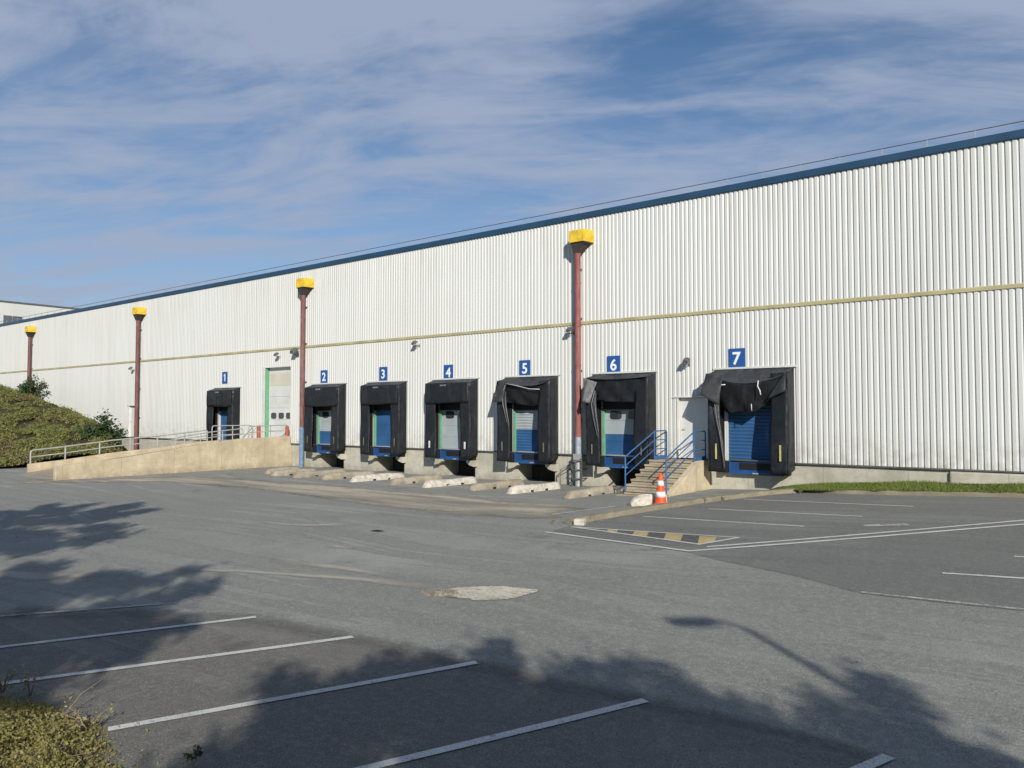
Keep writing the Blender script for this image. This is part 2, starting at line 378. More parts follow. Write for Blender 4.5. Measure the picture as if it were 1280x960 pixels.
# ------------------------------------------------------------------ sun, sky, camera
SUN_EL = R(26); az = R(-10)                                   # light travels az from the view axis
sunh = RIGHT*math.sin(-az) - FWD_H*math.cos(az)
SUN = Vector((sunh.x*math.cos(SUN_EL), sunh.y*math.cos(SUN_EL), math.sin(SUN_EL)))
ld = bpy.data.lights.new('sun', 'SUN'); ld.energy = 5.0; ld.angle = R(.53); ld.color = (1,.945,.86)
lo = bpy.data.objects.new('sun', ld); C.objects.link(lo); lo.location = (20,-60,40)
lo.rotation_euler = (-SUN).to_track_quat('-Z','Y').to_euler()
w = bpy.data.worlds.new('World'); sc.world = w; w.use_nodes = True
t = w.node_tree; bg = t.nodes['Background']; bg.inputs['Strength'].default_value = .080
sky = t.nodes.new('ShaderNodeTexSky'); sky.sky_type = 'NISHITA'; sky.sun_disc = False
sky.sun_elevation = SUN_EL; sky.sun_rotation = math.atan2(SUN.x, SUN.y)
sky.air_density = 1.0; sky.dust_density = .05; sky.ozone_density = 3.5
tc = t.nodes.new('ShaderNodeTexCoord'); sx = t.nodes.new('ShaderNodeSeparateXYZ'); t.links.new(tc.outputs['Generated'], sx.inputs[0])
def wm(op, a, b=None):
    x = t.nodes.new('ShaderNodeMath'); x.operation = op
    for i,v in enumerate((a,b)):
        if v is None: continue
        if isinstance(v,(int,float)): x.inputs[i].default_value = v
        else: t.links.new(v, x.inputs[i])
    return x.outputs[0]
den = wm('ADD', wm('MAXIMUM', sx.outputs['Z'], 0.0), .16)
cb = t.nodes.new('ShaderNodeCombineXYZ')
t.links.new(wm('DIVIDE', sx.outputs['X'], den), cb.inputs[0]); t.links.new(wm('DIVIDE', sx.outputs['Y'], den), cb.inputs[1])
def wnoise(scale, det, rough, dist, sca, rot, loc=(0,0,0)):
    mp = t.nodes.new('ShaderNodeMapping'); mp.vector_type = 'TEXTURE'; mp.inputs['Scale'].default_value = (1/sca[0],1/sca[1],1); mp.inputs['Rotation'].default_value = (0,0,rot); mp.inputs['Location'].default_value = loc
    t.links.new(cb.outputs[0], mp.inputs['Vector'])
    n = t.nodes.new('ShaderNodeTexNoise'); n.inputs['Scale'].default_value = scale; n.inputs['Detail'].default_value = det
    n.inputs['Roughness'].default_value = rough; n.inputs['Distortion'].default_value = dist
    t.links.new(mp.outputs[0], n.inputs['Vector']); return n.outputs['Fac']
def wramp(f, a, b):
    r = t.nodes.new('ShaderNodeMapRange'); r.interpolation_type = 'SMOOTHSTEP'
    r.inputs['From Min'].default_value = a; r.inputs['From Max'].default_value = b
    t.links.new(f, r.inputs['Value']); return r.outputs[0]
big = wnoise(.85, 5, .55, .6, (.75,1.35,1), R(32), (3.1,1.7,0))
wisp = wnoise(1.9, 9, .60, 1.5, (.55,1.35,1), R(28), (.4,2.2,0))
fine = wnoise(5.0, 8, .66, 1.2, (.6,1.3,1), R(24))
cl = wm('ADD', wm('MULTIPLY', big, .55), wm('ADD', wm('MULTIPLY', wisp, .38), wm('MULTIPLY', fine, .12)))
cl = wm('MULTIPLY', wm('MAXIMUM', wramp(cl, .40, .60), wm('MULTIPLY', wramp(big, .35, .6), .42)), .92)
hz = wm('MULTIPLY', wm('SUBTRACT', 1.0, wramp(sx.outputs['Z'], .10, .40)), wm('ADD', .50, wm('MULTIPLY', wramp(wisp, .40, .62), .42)))           # thin high haze veils the low sky
cl = wm('MAXIMUM', cl, wm('MULTIPLY', hz, 1.0))
dt = t.nodes.new('ShaderNodeVectorMath'); dt.operation = 'DOT_PRODUCT'; t.links.new(tc.outputs['Generated'], dt.inputs[0]); dt.inputs[1].default_value = tuple(FWD_H)
cl = wm('MULTIPLY', cl, wramp(dt.outputs['Value'], -.15, .35))       # veil cut from the unseen sky behind the camera to deepen shadows
mx = t.nodes.new('ShaderNodeMix'); mx.data_type = 'RGBA'
t.links.new(cl, mx.inputs[0]); t.links.new(sky.outputs[0], mx.inputs[6]); mx.inputs[7].default_value = (4.45,5.25,7.0,1)
t.links.new(mx.outputs[2], bg.inputs['Color'])
tint = t.nodes.new('ShaderNodeMix'); tint.data_type = 'RGBA'; tint.blend_type = 'MULTIPLY'; tint.inputs[0].default_value = 1; tint.inputs[7].default_value = (.92,1.06,1.14,1)
t.links.new(sky.outputs[0], tint.inputs[6]); t.links.new(tint.outputs[2], mx.inputs[6])
cd = bpy.data.cameras.new('camera'); co = bpy.data.objects.new('camera', cd); C.objects.link(co)
cd.sensor_width = 36; cd.lens = 36*F/1280; cd.clip_end = 4000; cd.clip_start = .1
co.location = CAM; co.rotation_euler = (R(90)+PITCH, 0, YAW); sc.camera = co
sc.view_settings.view_transform = 'Standard'; sc.view_settings.look = 'None'; sc.view_settings.exposure = 0.0; sc.view_settings.gamma = 1
sc.cycles.max_bounces = 6; sc.cycles.transparent_max_bounces = 12

# ------------------------------------------------------------------ ground sheet
def axis(fine0, fine1, step, far):
    a = list(np.arange(fine0, fine1+1e-6, step)); d = step; x = fine1
    while x < far: d *= 1.6; x += d; a.append(x)
    d = step; x = fine0
    while x > -far: d *= 1.6; x -= d; a.insert(0, x)
    return a
gx = axis(-30, 12, .75, 1800); gy = axis(-34, 0, .75, 1800)
V = [(x,y,H(x,y)) for y in gy for x in gx]; n = len(gx)
Fq = [(j*n+i, j*n+i+1, (j+1)*n+i+1, (j+1)*n+i) for j in range(len(gy)-1) for i in range(n-1)]
# leave the ground out where the dock pits go lower (the pits sit at yard level, so nothing to cut)
g = np_mesh('ground', V, Fq, M['asphalt']); tag(g, 'worn grey asphalt yard in front of the warehouse', None, None, 'structure')

def lerp_path(path, t):
    path = [Vector(p) for p in path]; L = [0]
    for a,b in zip(path, path[1:]): L.append(L[-1]+(b-a).length)
    d = t*L[-1]
    for i in range(len(path)-1):
        if d <= L[i+1] or i == len(path)-2:
            f = (d-L[i])/max(1e-9, L[i+1]-L[i]); return path[i].lerp(path[i+1], f)
def ribbon(name, A, B, dz, mat, nu=40, nv=12, label=None, edge=True, fade=.12):
    vs = []; ed = []
    for j in range(nv+1):
        for i in range(nu+1):
            p = lerp_path(A, i/nu).lerp(lerp_path(B, i/nu), j/nv)
            vs.append((p.x, p.y, H(p.x,p.y)+dz))
            ed.append(min(1, min(j, nv-j)/(nv/2)*1.0, min(i, nu-i)/(nu*fade)))
    fs = [(j*(nu+1)+i, j*(nu+1)+i+1, (j+1)*(nu+1)+i+1, (j+1)*(nu+1)+i) for j in range(nv) for i in range(nu)]
    o = np_mesh(name, vs, fs, mat)
    if edge:
        a = o.data.attributes.new('edge', 'FLOAT', 'POINT'); a.data.foreach_set('value', ed)
    tag(o, label, None, None, 'structure'); return o
def line(p0, p1, wdt, mat, dz=.012, name='bay_marking', label=None, wob=0):
    a, b = G(*p0), G(*p1); d = (b-a); d.z = 0; L = d.length; d.normalize(); s = Vector((-d.y,d.x,0)); nu = max(2,int(L/.4))
    vs = []
    for i in range(nu+1):
        p = a + d*(L*i/nu)
        q = p + s*(math.sin(i*.6)*wob)
        for e in (-.5,.5):
            r = q + s*(e*wdt); vs.append((r.x,r.y,H(r.x,r.y)+dz))
    fs = [(2*i,2*i+1,2*i+3,2*i+2) for i in range(nu)]
    o = np_mesh(name, vs, fs, mat); tag(o, label, None, None, 'structure'); return o

# newer, darker car park surface to the right of the kerb
kerb_px = [(716,656),(770,646.5),(830,636.5),(900,626),(960,619),(1003,615.5),(1022,616.5)]
kerb = [G(*p) for p in kerb_px]
kerb_far = [Vector((x, -1.0, 0)) for x in (-6.6,-4,0,4,9,14)]
U_ = kerb + kerb_far
Lw = [G(690,664),G(770,676),G(862,691),G(890,699),G(960,713),G(1010,724),G(1075,742),G(1170,753),G(1280,764)]
e = Lw[-1]; d_ = (Lw[-1]-Lw[-2]).normalized(); Lw.append(e+d_*9)
ribbon('car_park_surface', U_, Lw, .004, M['asphalt_dark'], 90, 40, 'newer dark asphalt of the car park beside the kerb', False)
# bays in the foreground
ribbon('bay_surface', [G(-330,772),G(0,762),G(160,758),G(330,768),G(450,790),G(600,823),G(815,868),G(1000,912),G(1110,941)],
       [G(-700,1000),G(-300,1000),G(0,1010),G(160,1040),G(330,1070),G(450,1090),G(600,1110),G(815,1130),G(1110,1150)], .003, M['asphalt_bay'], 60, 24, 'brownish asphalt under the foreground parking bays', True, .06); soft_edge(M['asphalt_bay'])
# dusty concrete apron in front of the docks
ribbon('concrete_apron', [G(10,597),G(120,599),G(230,594),G(330,598),G(450,607),G(600,618),G(700,628),G(780,636)],
       [G(0,606),G(110,604),G(200,603),G(300,613),G(400,627),G(540,648),G(640,653),G(720,648)], .005, M['apron'], 80, 20, 'dusty tan concrete apron along the loading docks')
for A,B in (([(130,707),(300,711),(460,720),(560,733),(640,733)],[(130,711),(300,717),(460,730),(560,741),(640,741)]),
            ([(330,697),(420,704),(520,719)],[(330,704),(420,714),(520,728)]),
            ([(400,681),(420,680),(450,684)],[(402,686),(424,687),(452,688)]),
            ([(-40,700),(40,712),(160,713)],[(-40,728),(40,730),(160,722)]),
            ([(300,650),(380,655),(470,652)],[(300,653),(380,659),(470,657)])):
    ribbon('dust_streak', [G(*p) for p in A], [G(*p) for p in B], .0075, M['dust'], 40, 8, 'pale dust streak swept across the yard asphalt', True, .42)
# broken concrete patch with rubble
pp = [(560,741),(582,737),(600,733.5),(626,734),(668,738.5),(655,742),(648,747),(622,750),(600,751.5),(575,749.5),(556,746)]
ribbon('concrete_patch', [G(*q) for q in ((545,739),(575,734.5),(600,732.5),(630,733),(674,738))], [G(*q) for q in ((540,744),(572,749),(600,752.5),(640,750),(672,740))], .010, M['patch_alpha'], 60, 24, 'broken pale concrete patch in the middle of the yard')
mb = MB()
for i in range(120):
    p = G(528+random.random()*46, 739+random.random()*6); r = random.uniform(.012,.05)
    vs = [(p.x+r*random.uniform(.7,1.3)*math.cos(a), p.y+r*random.uniform(.7,1.3)*math.sin(a), p.z) for a in np.arange(0,6.2,1.05)]
    mb.add(vs+[(p.x,p.y,p.z+r*random.uniform(.6,1.2))], [(k_,(k_+1)%6,6) for k_ in range(6)])
tag(mb.build('rubble', M['rubble']), 'loose dark rubble at the edge of the broken concrete patch', None, None, 'stuff')

p = G(472,664); r = empty('drain_cover',(p.x,p.y,p.z)); r.scale = (.32,.32,1); tag(r,'small dark drain grate sunk in the asphalt in front of the docks','drain cover')
mb = MB(); mb.box(-.42,.42,-.30,-.24,-.02,.012); mb.box(-.42,.42,.24,.30,-.02,.012); mb.box(-.42,-.36,-.239,.239,-.02,.012); mb.box(.36,.42,-.239,.239,-.02,.012); mb.build('frame', mat_simple('rusty_iron', (.06,.045,.035), .8, .3, .4, 6), r)
mb = MB(); mb.box(-.36,.36,-.24,.24,.003,.006)
for q in range(9): mb.box(-.34+q*.08,-.30+q*.08,-.239,.239,.0065,.013)
mb.build('grate', mat_simple('dark_iron', (.018,.016,.015), .8, .3, .4, 6), r)
mb = MB()
def pebble(x,y,r_):
    z = H(x,y)+.008
    vs = [(x+r_*random.uniform(.6,1.3)*math.cos(a), y+r_*random.uniform(.6,1.3)*math.sin(a), z) for a in np.arange(0,6.2,1.26)]
    mb.add(vs+[(x,y,z+r_*random.uniform(.4,.9))], [(k_,(k_+1)%5,5) for k_ in range(5)])
for q in range(1500):
    w_ = random.random()
    if w_ < .35: v_ = lerp_path(kerb, random.random()); pebble(v_.x+random.gauss(.12,.12), v_.y-abs(random.gauss(.02,.14)), random.uniform(.006,.022))
    elif w_ < .65: pebble(random.uniform(-34,-11), random.uniform(-5.5,-.05)*random.random(), random.uniform(.006,.025))
    else:
        v_ = G(random.uniform(0,1280), random.uniform(700,958)); pebble(v_.x, v_.y, random.uniform(.004,.011))
tag(mb.build('grit', M['rubble']), 'loose grit and small stones scattered over the yard', None, None, 'stuff')

# painted lines
fgl = [((0,771),(224,754),.08,'paint_faint','faint bay line furthest back on the left'),
       ((-120,824),(320,772),.10,'paint','bay line second from the back on the left'),
       ((-60,864),(441,797),.10,'paint','bay line crossing the tree shadow on the left'),
       ((135,913),(596,829),.10,'paint','bay line reaching the low shrubs'),
       ((300,1000),(807,876.5),.10,'paint','bay line inside the central tree shadow'),
       ((850,1060),(1111,947),.10,'paint','short end of a bay line at the bottom right')]
for a,b,wd,m,l in fgl: line(a,b,wd,M[m],.012,'bay_marking',l)
rgl = [((804,646),(1005,658.5),.09,'car park bay line nearest the hatched strip'),((886,636.5),(1078,646),.09,'middle car park bay line'),
       ((930,624.5),(1142,633.5),.09,'car park bay line nearest the grass'),((1178,717),(1330,727),.09,'single bay line at the right edge'),
       ((1268,696),(1330,700),.09,'stub of bay line at the right edge')]
for a,b,wd,l in rgl: line(a,b,wd,M['paint'],.012,'bay_marking',l)
line((1076,741),(1330,768),.08,M['paint_faint'],.012,'lane_marking','faded white line at the edge of the car park')
line((682,665.5),(862,689.5),.11,M['paint'],.012,'lane_marking','white line in front of the hatched strip')
line((860,689.5),(1330,651.5),.11,M['paint'],.013,'lane_marking','lower of the two long white car park lines')
line((884,684),(1330,646.5),.10,M['paint'],.012,'lane_marking','upper of the two long white car park lines')
line((714,659),(874,681),.09,M['paint'],.013,'lane_marking','white border in front of the yellow hatching')
line((714,659),(924,672.5),.07,M['paint'],.012,'lane_marking','white border behind the yellow hatching')
line((872,681.5),(924,672.5),.09,M['paint'],.014,'lane_marking','white border closing the yellow hatching')
line((690,643.5),(770,633),.07,M['paint'],.012,'lane_marking','thin white line near the stairs')
line((1080,657.5),(1135,656),.25,M['paint_faint'],.011,'lane_marking','smudged white arrow between the long lines')
# hatching blocks
mbY, mbK = MB(), MB()
def zq(pts): return [G(680+x/4.923, 635+y/4.923, .009) for x,y in pts]
for q in ([(398,131),(455,134),(443,155),(378,149)],[(562,141),(645,147),(630,178),(537,170)],[(752,155),(855,162),(838,205),(734,194)],[(957,172),(1065,178),(1050,202),(980,222),(945,219)]): mbY.add(zq(q), [tuple(range(len(q)))])
for q in ([(292,125),(396,131),(376,149),(330,142)],[(457,134),(560,141),(535,170),(445,156)],[(647,147),(750,155),(732,194),(632,178)],[(857,162),(955,172),(943,219),(840,205)]): mbK.add(zq(q), [(0,1,2,3)])
tag(mbY.build('hatch_marking', M['paint_y']), 'yellow painted hatching blocks in the triangular marking', None, None, 'structure')
tag(mbK.build('hatch_marking', M['paint_k']), 'dark painted hatching blocks in the triangular marking', None, None, 'structure')

# kerbs
def kerb_bar(path, wdt, hgt, name, label, mat=M['kerb']):
    n_ = 60; vs = []; pts = [lerp_path(path, i/n_) for i in range(n_+1)]
    for i,p in enumerate(pts):
        a = pts[max(0,i-1)]; b = pts[min(n_,i+1)]; d = b-a; d.z = 0; d.normalize(); s = Vector((-d.y,d.x,0))
        z = H(p.x,p.y); hh = hgt + .012*math.sin(i*2.3) + random.uniform(-.008,.008)
        for e,zz in ((0,-.05),(0.015,hh-.02),(.04,hh),(wdt,hh),(wdt,-.05)): q = p+s*e; vs.append((q.x,q.y,z+zz))
    fs = [(5*i+k_,5*i+k_+1,5*i+k_+6,5*i+k_+5) for i in range(n_) for k_ in range(4)]+[(0,1,2,3,4),tuple(5*n_+k_ for k_ in range(5))]
    mb = MB(); mb.add(vs, fs); return tag(mb.build(name, mat), label, None, None, 'structure')
kerb_bar(kerb, .26, .12, 'kerb', 'weathered mossy kerb between the car park and the stairs')
kerb_bar([kerb[-1]]+kerb_far, .14, .11, 'kerb', 'dark low kerb edging the grass strip')
p = G(718,657); mb = MB(); mb.box(-.13,.13,-.11,.11,-.02,.145); o = mb.build('kerb_end_block', M['guide_white'], bevel=.03, loc=(p.x+.05,p.y+.15,p.z)); o.rotation_euler=(0,0,R(20))
tag(o, 'small white painted block at the near end of the kerb', 'kerb block')

# ------------------------------------------------------------------ grass strip by the wall on the right
def gtop(x): return np.interp(x, [-9.2,-8,-6,-2,4,12], [.30,.49,.66,.86,1.0,1.08])
def gz(x, v):    # v 0 at kerb .. 1 at wall
    z0 = H(x,-1.0)+.09; return z0 + (max(gtop(x), z0+.02)-z0)*v
mb = MB(); mb.grid(lambda u,v: ((-8.6+u*21), -.98+.98*v, gz(-8.6+u*21, v)), 60, 6)
tag(mb.build('grass_bank', M['soil']), 'earth strip between the kerb and the warehouse wall', None, None, 'structure')
vs = []; fs = []
for i in range(60000):
    x = -8.5 + 20.5*random.random()**1.3; v = random.random(); 
    if x < -7.6 and random.random() > (x+8.6): continue
    y = -.96+.94*v; z = gz(x,v)-.005; h = random.uniform(.04,.11)*(1.25 if random.random()<.15 else 1)*(.75+.5*math.sin(x*1.7)*math.sin(x*.63+1)); a = random.random()*6.28; lean = random.uniform(0,.06)
    dx, dy = math.cos(a)*.009, math.sin(a)*.009; b = len(vs)
    vs += [(x-dx,y-dy,z),(x+dx,y+dy,z),(x+lean*math.cos(a+1.5),y+lean*math.sin(a+1.5),z+h)]; fs.append((b,b+1,b+2))
tag(np_mesh('grass', vs, fs, M['grass']), 'short green grass on the strip along the wall', 'grass', None, 'stuff')

# ------------------------------------------------------------------ warehouse
X0, X1 = -110.0, 9.0; ZB, ZM, ZT = 1.19, 6.22, 10.28
DK = {1:(39.1,41.7,.55),2:(29.92,32.5,.55),3:(25.65,28.23,.55),4:(21.34,23.9,.58),5:(17.2,19.75,.68),6:(12.96,15.5,.68),7:(8.06,10.67,.72)}
OPEN = {i:(-b+.30, -a-.18) for i,(a,b,d) in DK.items()}            # door openings x0,x1
ZD = 3.72
RD = (-36.75,-34.42, ZB-.0, 5.25)                                   # tall roller door
PD = (-12.08,-11.02, ZB, 3.30); PD2 = (-52.25,-50.95, ZB, 3.26)
opens = [(a,b,ZB-.1,ZD) for a,b in OPEN.values()] + [RD, PD, PD2]
wh = empty('warehouse', (-40,0,0)); off = Vector((40,0,0))
tag(wh, 'long white corrugated steel warehouse with dark blue eaves and seven loading docks', 'warehouse')
def wpart(mb, name, mat, parent=None, **kw):
    mb.v = [(v[0]+40, v[1], v[2]) for v in mb.v]
    return mb.build(name, mat, parent or wh, **kw)
def weach(mb, name, mat, parent=None, **kw):
    mb.v = [(v[0]+40, v[1], v[2]) for v in mb.v]
    return mb.each(name, mat, parent or wh, **kw)
def cladding(z0, z1, ops, shift):
    per = .165; prof = [(0,0),(.014,0),(.036,-.035),(.120,-.035)]
    xs = []; x = X0+shift
    while x < X1: xs += [(x+a,b) for a,b in prof]; x += per
    xa = np.array([p[0] for p in xs]); ya = np.array([p[1] for p in xs])
    for o in ops:
        for e in o[:2]:
            if xa[0] < e < xa[-1]:
                i = np.searchsorted(xa, e); yv = np.interp(e, xa, ya); xa = np.insert(xa,i,e); ya = np.insert(ya,i,yv)
    mb = MB()
    for i in range(len(xa)-1):
        if xa[i+1]-xa[i] < 1e-5: continue
        m = (xa[i]+xa[i+1])/2; segs = [(z0,z1)]
        for o in ops:
            if o[0] < m < o[1]: segs = [(max(z0,o[3]), z1)] if o[2] <= z0+.001 else segs
        for a,b in segs:
            if b > a: mb.add([(xa[i],ya[i],a),(xa[i+1],ya[i+1],a),(xa[i+1],ya[i+1],b),(xa[i],ya[i],b)], [(0,1,2,3)])
    return mb
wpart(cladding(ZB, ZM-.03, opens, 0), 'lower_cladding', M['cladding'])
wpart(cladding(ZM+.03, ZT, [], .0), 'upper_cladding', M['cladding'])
mb = MB(); mb.prism_x([(.05,ZM-.06),(-.050,ZM-.06),(-.062,ZM-.045),(-.062,ZM+.045),(-.045,ZM+.07),(.05,ZM+.07)], X0, X1); wpart(mb,'belt_trim', M['belt'])
mb = MB(); mb.prism_x([(.5,ZT-.02),(-.075,ZT-.02),(-.085,ZT),(-.085,ZT+.19),(-.06,ZT+.215),(.5,ZT+.215)], X0-.05, X1+.05); wpart(mb,'eaves_fascia', M['fascia'])
mb = MB(); mb.box(X0,X1,.5,45,ZT-.3,ZT+.05); wpart(mb,'roof', M['roof'])
mb = MB(); mb.box(X0,X0+.2,.06,45,0,ZT-.31); mb.box(X1-.2,X1,.06,45,0,ZT-.31); mb.box(X0+.2,X1-.2,44.8,45,0,ZT-.31); weach(mb,'side_wall', M['white_trim'])
mb = MB(); 
for (a,b) in ((X0+.2,-52.3),(-50.9,-41.6),(-39.2,-37.0),(-34.4,-32.4),(-30.0,-28.15),(-25.78,-23.82),(-21.5,-19.66),(-17.35,-15.42),(-13.1,-12.1),(-11.0,-10.6),(-8.2,X1-.2)):
    mb.box(a,b,.10,.2,ZB,ZD); 
mb.box(X0+.2,X1-.2,.102,.2,ZD+.002,ZT-.32) if False else None
weach(mb,'inner_lining', M['white_trim'])
# drip flashing under the cladding
edges = [X0]+[v for o in sorted(opens) for v in o[:2]]+[X1]
mb = MB()
for i in range(0,len(edges),2): mb.prism_x([(.06,ZB-.045),(-.052,ZB-.05),(-.06,ZB-.035),(-.052,ZB-.004),(.06,ZB-.004)], edges[i]+.002, edges[i+1]-.002)
weach(mb,'drip_flashing', M['dark_steel'])
# concrete plinth with a pit under each dock 2..6
PIT = {i:(OPEN[i][0]+.06, OPEN[i][1]-.02) for i in (2,3,4,5,6)}
xs = [X0]+[v for i in (2,3,4,5,6) for v in PIT[i]]+[X1]; mb = MB()
for i in range(0,len(xs),2):
    mb.box(xs[i], xs[i+1], .035, 1.8, -.3, ZB-.055)
for i,(a,b) in PIT.items():
    pass
wpart(mb,'concrete_plinth', M['plinth'])
for i,(a,b) in PIT.items():
    mb = MB(); mb.prism_x([(1.2,-.3),(1.79,-.3),(1.79,ZB-.06),(.5,ZB-.06),(.5,ZB-.13),(1.2,ZB-.13)],a+.002,b-.002); wpart(mb,'pit_shade_lining', M['pit'])  # dark lining stands in for shade on the pit's back and ceiling
mb = MB()
for i,(a,b) in PIT.items():     # concrete corbels that carry the rubber bumpers
    for x0,x1,sg in ((a-.16,a+.30,1),(b-.28,b+.14,-1)):
        xi = x1 if sg==1 else x0; xo = x0 if sg==1 else x1
        mb.prism_y([(xo,.50),(xi-.18*sg,.56),(xi,.67),(xi,.76),(xo,.76)] if sg==1 else [(xo,.76),(xi,.76),(xi,.67),(xi+.18,.56),(xo,.50)], -.24, .034)
weach(mb,'corbel', M['plinth'])
mb = MB(); mb.box(-3.75,X1,-.06,.034,.3,ZB-.075); wpart(mb,'plinth_facing', M['plinth'], bevel=.05)
# loading doors inside the shelters
def trim_frame(o, y=-.05):
    mb = MB(); a,b,z0,z1 = o
    mb.box(a-.06,a,y,.22,z0,z1+.06); mb.box(b,b+.06,y,.22,z0,z1+.06); mb.box(a,b,y,.22,z1,z1+.06); return mb
for i,(a,b) in OPEN.items():
    jl = M['white_trim'] if i in (1,7) else M['green']
    yd = .13
    split = {2:1.85,5:2.10,6:1.98}.get(i)
    lowm, upm = {1:(M['door_blue'],)*2, 2:(M['door_blue'],M['door_grey']),3:(M['door_blue'],)*2,4:(M['door_grey'],)*2,5:(M['door_blue'],M['door_grey']),6:(M['door_blue'],M['door_grey']),7:(M['door_blue'],)*2}[i]
    mb = MB(); pz = .50 if i not in (5,7) else .115; z = ZB+.03
    top = split or ZD
    def panels(z0,z1):
        m_ = MB(); z = z0
        while z < z1-.01:
            zz = min(z1, z+pz); g_ = .012 if i not in (5,7) else .02
            m_.prism_x([(yd+.04,z),(yd+.004,z),(yd-.0,z+g_),(yd-.012 if i in(5,7) else yd,(z+zz)/2),(yd,zz-g_),(yd+.012,zz-.002),(yd+.04,zz-.002)], a+.04, b-.04); z = zz
        return m_
    dr = wpart(panels(ZB+.03, top), 'loading_door', lowm)
    if i in (5,): dr['label'] = 'blue lower slats of a loading door'
    if split:
        u = panels(split+.003, ZD); u = wpart(u,'upper_panel', upm, dr)
    if i in (2,4,6):
        for fx in (.25,.62):
            m_ = MB(); xc = a+(b-a)*fx; zc = 2.70
            m_.prism_y([(xc+.24*math.copysign(abs(math.cos(q))**.45,math.cos(q)), zc+.155*math.copysign(abs(math.sin(q))**.45,math.sin(q))) for q in np.arange(0,6.28,.3)], yd-.03, yd+.01)
            wpart(m_,'window', M['glass'], dr)
    m_ = MB(); m_.box(a-.02,a+.05,.01,yd+.06,ZB-.05,ZD); m_.box(b-.05,b+.02,-.03,yd+.06,ZB-.05,ZD)
    weach(m_,'door_jamb', jl)
    m_ = MB(); m_.box(a+.051,b-.051,-.028,yd+.06,2.90 if i!=7 else 3.1,ZD+.02); wpart(m_,'door_header', M['bumper'])
# tall roller door beside the ramp
a,b,z0,z1 = RD
mb = trim_frame(RD); mb.box(a-.25,a-.065,-.052,.0,z0,z1+.06); f_ = wpart(mb,'roller_door_frame', M['white_trim'])
mb = MB(); mb.box(a,a+.08,-.02,.30,z0,z1-.05); wpart(mb,'door_jamb', M['green'])
mb = MB()
zz = z0
k_ = 0
rd = None
for zz in np.arange(z0, z1-.3, .62):
    mb.prism_x([(.25,zz),(.19,zz+.0),(.18,zz+.012),(.18,zz+.60),(.192,zz+.615),(.25,zz+.615)], a+.10, b)
rd = wpart(mb,'roller_door', M['door_white']); rd['label'] = 'tall white sectional door with three small windows'
mb = MB(); mb.prism_x([(.177,z1-1.0),(.17,z1-.95),(.17,z1-.30),(.177,z1-.28)], a+.10, b); wpart(mb,'top_panel', M['door_cream'], rd)
for pxw in (342.2,351.6,361):
    m_ = MB(); q_ = W(pxw,519.5,.17); xc = q_.x; zc = q_.z
    m_.prism_y([(xc+.225*math.copysign(abs(math.cos(q))**.5,math.cos(q)), zc+.16*math.copysign(abs(math.sin(q))**.5,math.sin(q))) for q in np.arange(0,6.28,.3)], .15, .185)
    wpart(m_,'window', M['glass'], rd)
# white personnel doors
for o,lab in ((PD,'white personnel door at the top of the stairs'),(PD2,'white personnel door behind the brown pipe')):
    a,b,z0,z1 = o
    mb = trim_frame(o); mb.box(a-.2,b+.2,-.075,-.052,z1+.01,z1+.05); wpart(mb,'door_frame', M['white_trim'])
    mb = MB(); mb.box(a+.005,b-.005,.10,.15,z0+.01,z1-.01); d = wpart(mb,'personnel_door', M['door_white'], bevel=.006); d['label'] = lab
    mb = MB(); mb.tube([(a+.12,.10,z0+1.02),(a+.12,.04,z0+1.02),(a+.24,.04,z0+1.02)],.012,8); wpart(mb,'handle', M['galv'], d)
# flashing around the docks' heads
mb = MB()
for i,(a,b,d) in DK.items(): mb.box(-b-.1,-a+.1,-.07,-.03,4.24,4.30)
weach(mb,'dock_flashing', M['white_trim'])
# roof safety rail
rr = empty('roof_safety_rail',(-40,-.02,ZT+.216)); tag(rr,'thin steel safety rail running along the warehouse roof edge','roof rail')
mb = MB(); mb.tube([(X0+40,0,.22),(X1+40,0,.22)],.014,6); mb.build('rail', M['dark_steel'], rr)
pm = MB(); pm.box(-.012,.012,-.012,.012,0,.215); pm.box(-.06,.06,-.05,.05,0,.012)
post0 = pm.build('post', M['galv'], rr); post0.location = (X0+40.6,0,0)
for x in np.arange(X0+1.8, X1, 1.21):
    c = post0.copy(); C.objects.link(c); c.parent = rr; c.location = (x+40,0,0)

# neighbouring building beyond the far end
nb = empty('office_block', (-135,30,0)); tag(nb,'taller cream building with dark roof coping beyond the far end of the warehouse','building')
fx = -112.0
mb = MB(); mb.box(fx-40+135,fx+135,-60-30,75-30,0,17.05); mb.build('wall', M['render_white'], nb)
mb = MB(); mb.box(fx-40.2+135,fx+.12+135,-60.2-30,75.2-30,17.06,17.24); mb.build('roof_coping', M['dark_steel'], nb)
p0 = W(4,394); 
def Xp(px,py,x0):
    d = ray(px,py); k_ = (x0-CAM.x)/d.x; return CAM+d*k_
for (pa,pb,yt) in ((4.3,14.5,394),(15.5,27.5,395)):
    A = Xp(pa,yt,fx); B = Xp(pb,yt,fx); mb = MB()
    mb.box(fx+135-.1,fx+135+.07,A.y-30,B.y-30,13.0,A.z); wn = mb.build('window', M['dark_steel'], nb)
    mb = MB(); mb.box(fx+135+.03,fx+135+.085,A.y-30+.12,B.y-30-.12,13.1,A.z-.14); mb.build('pane', M['pane'], wn)

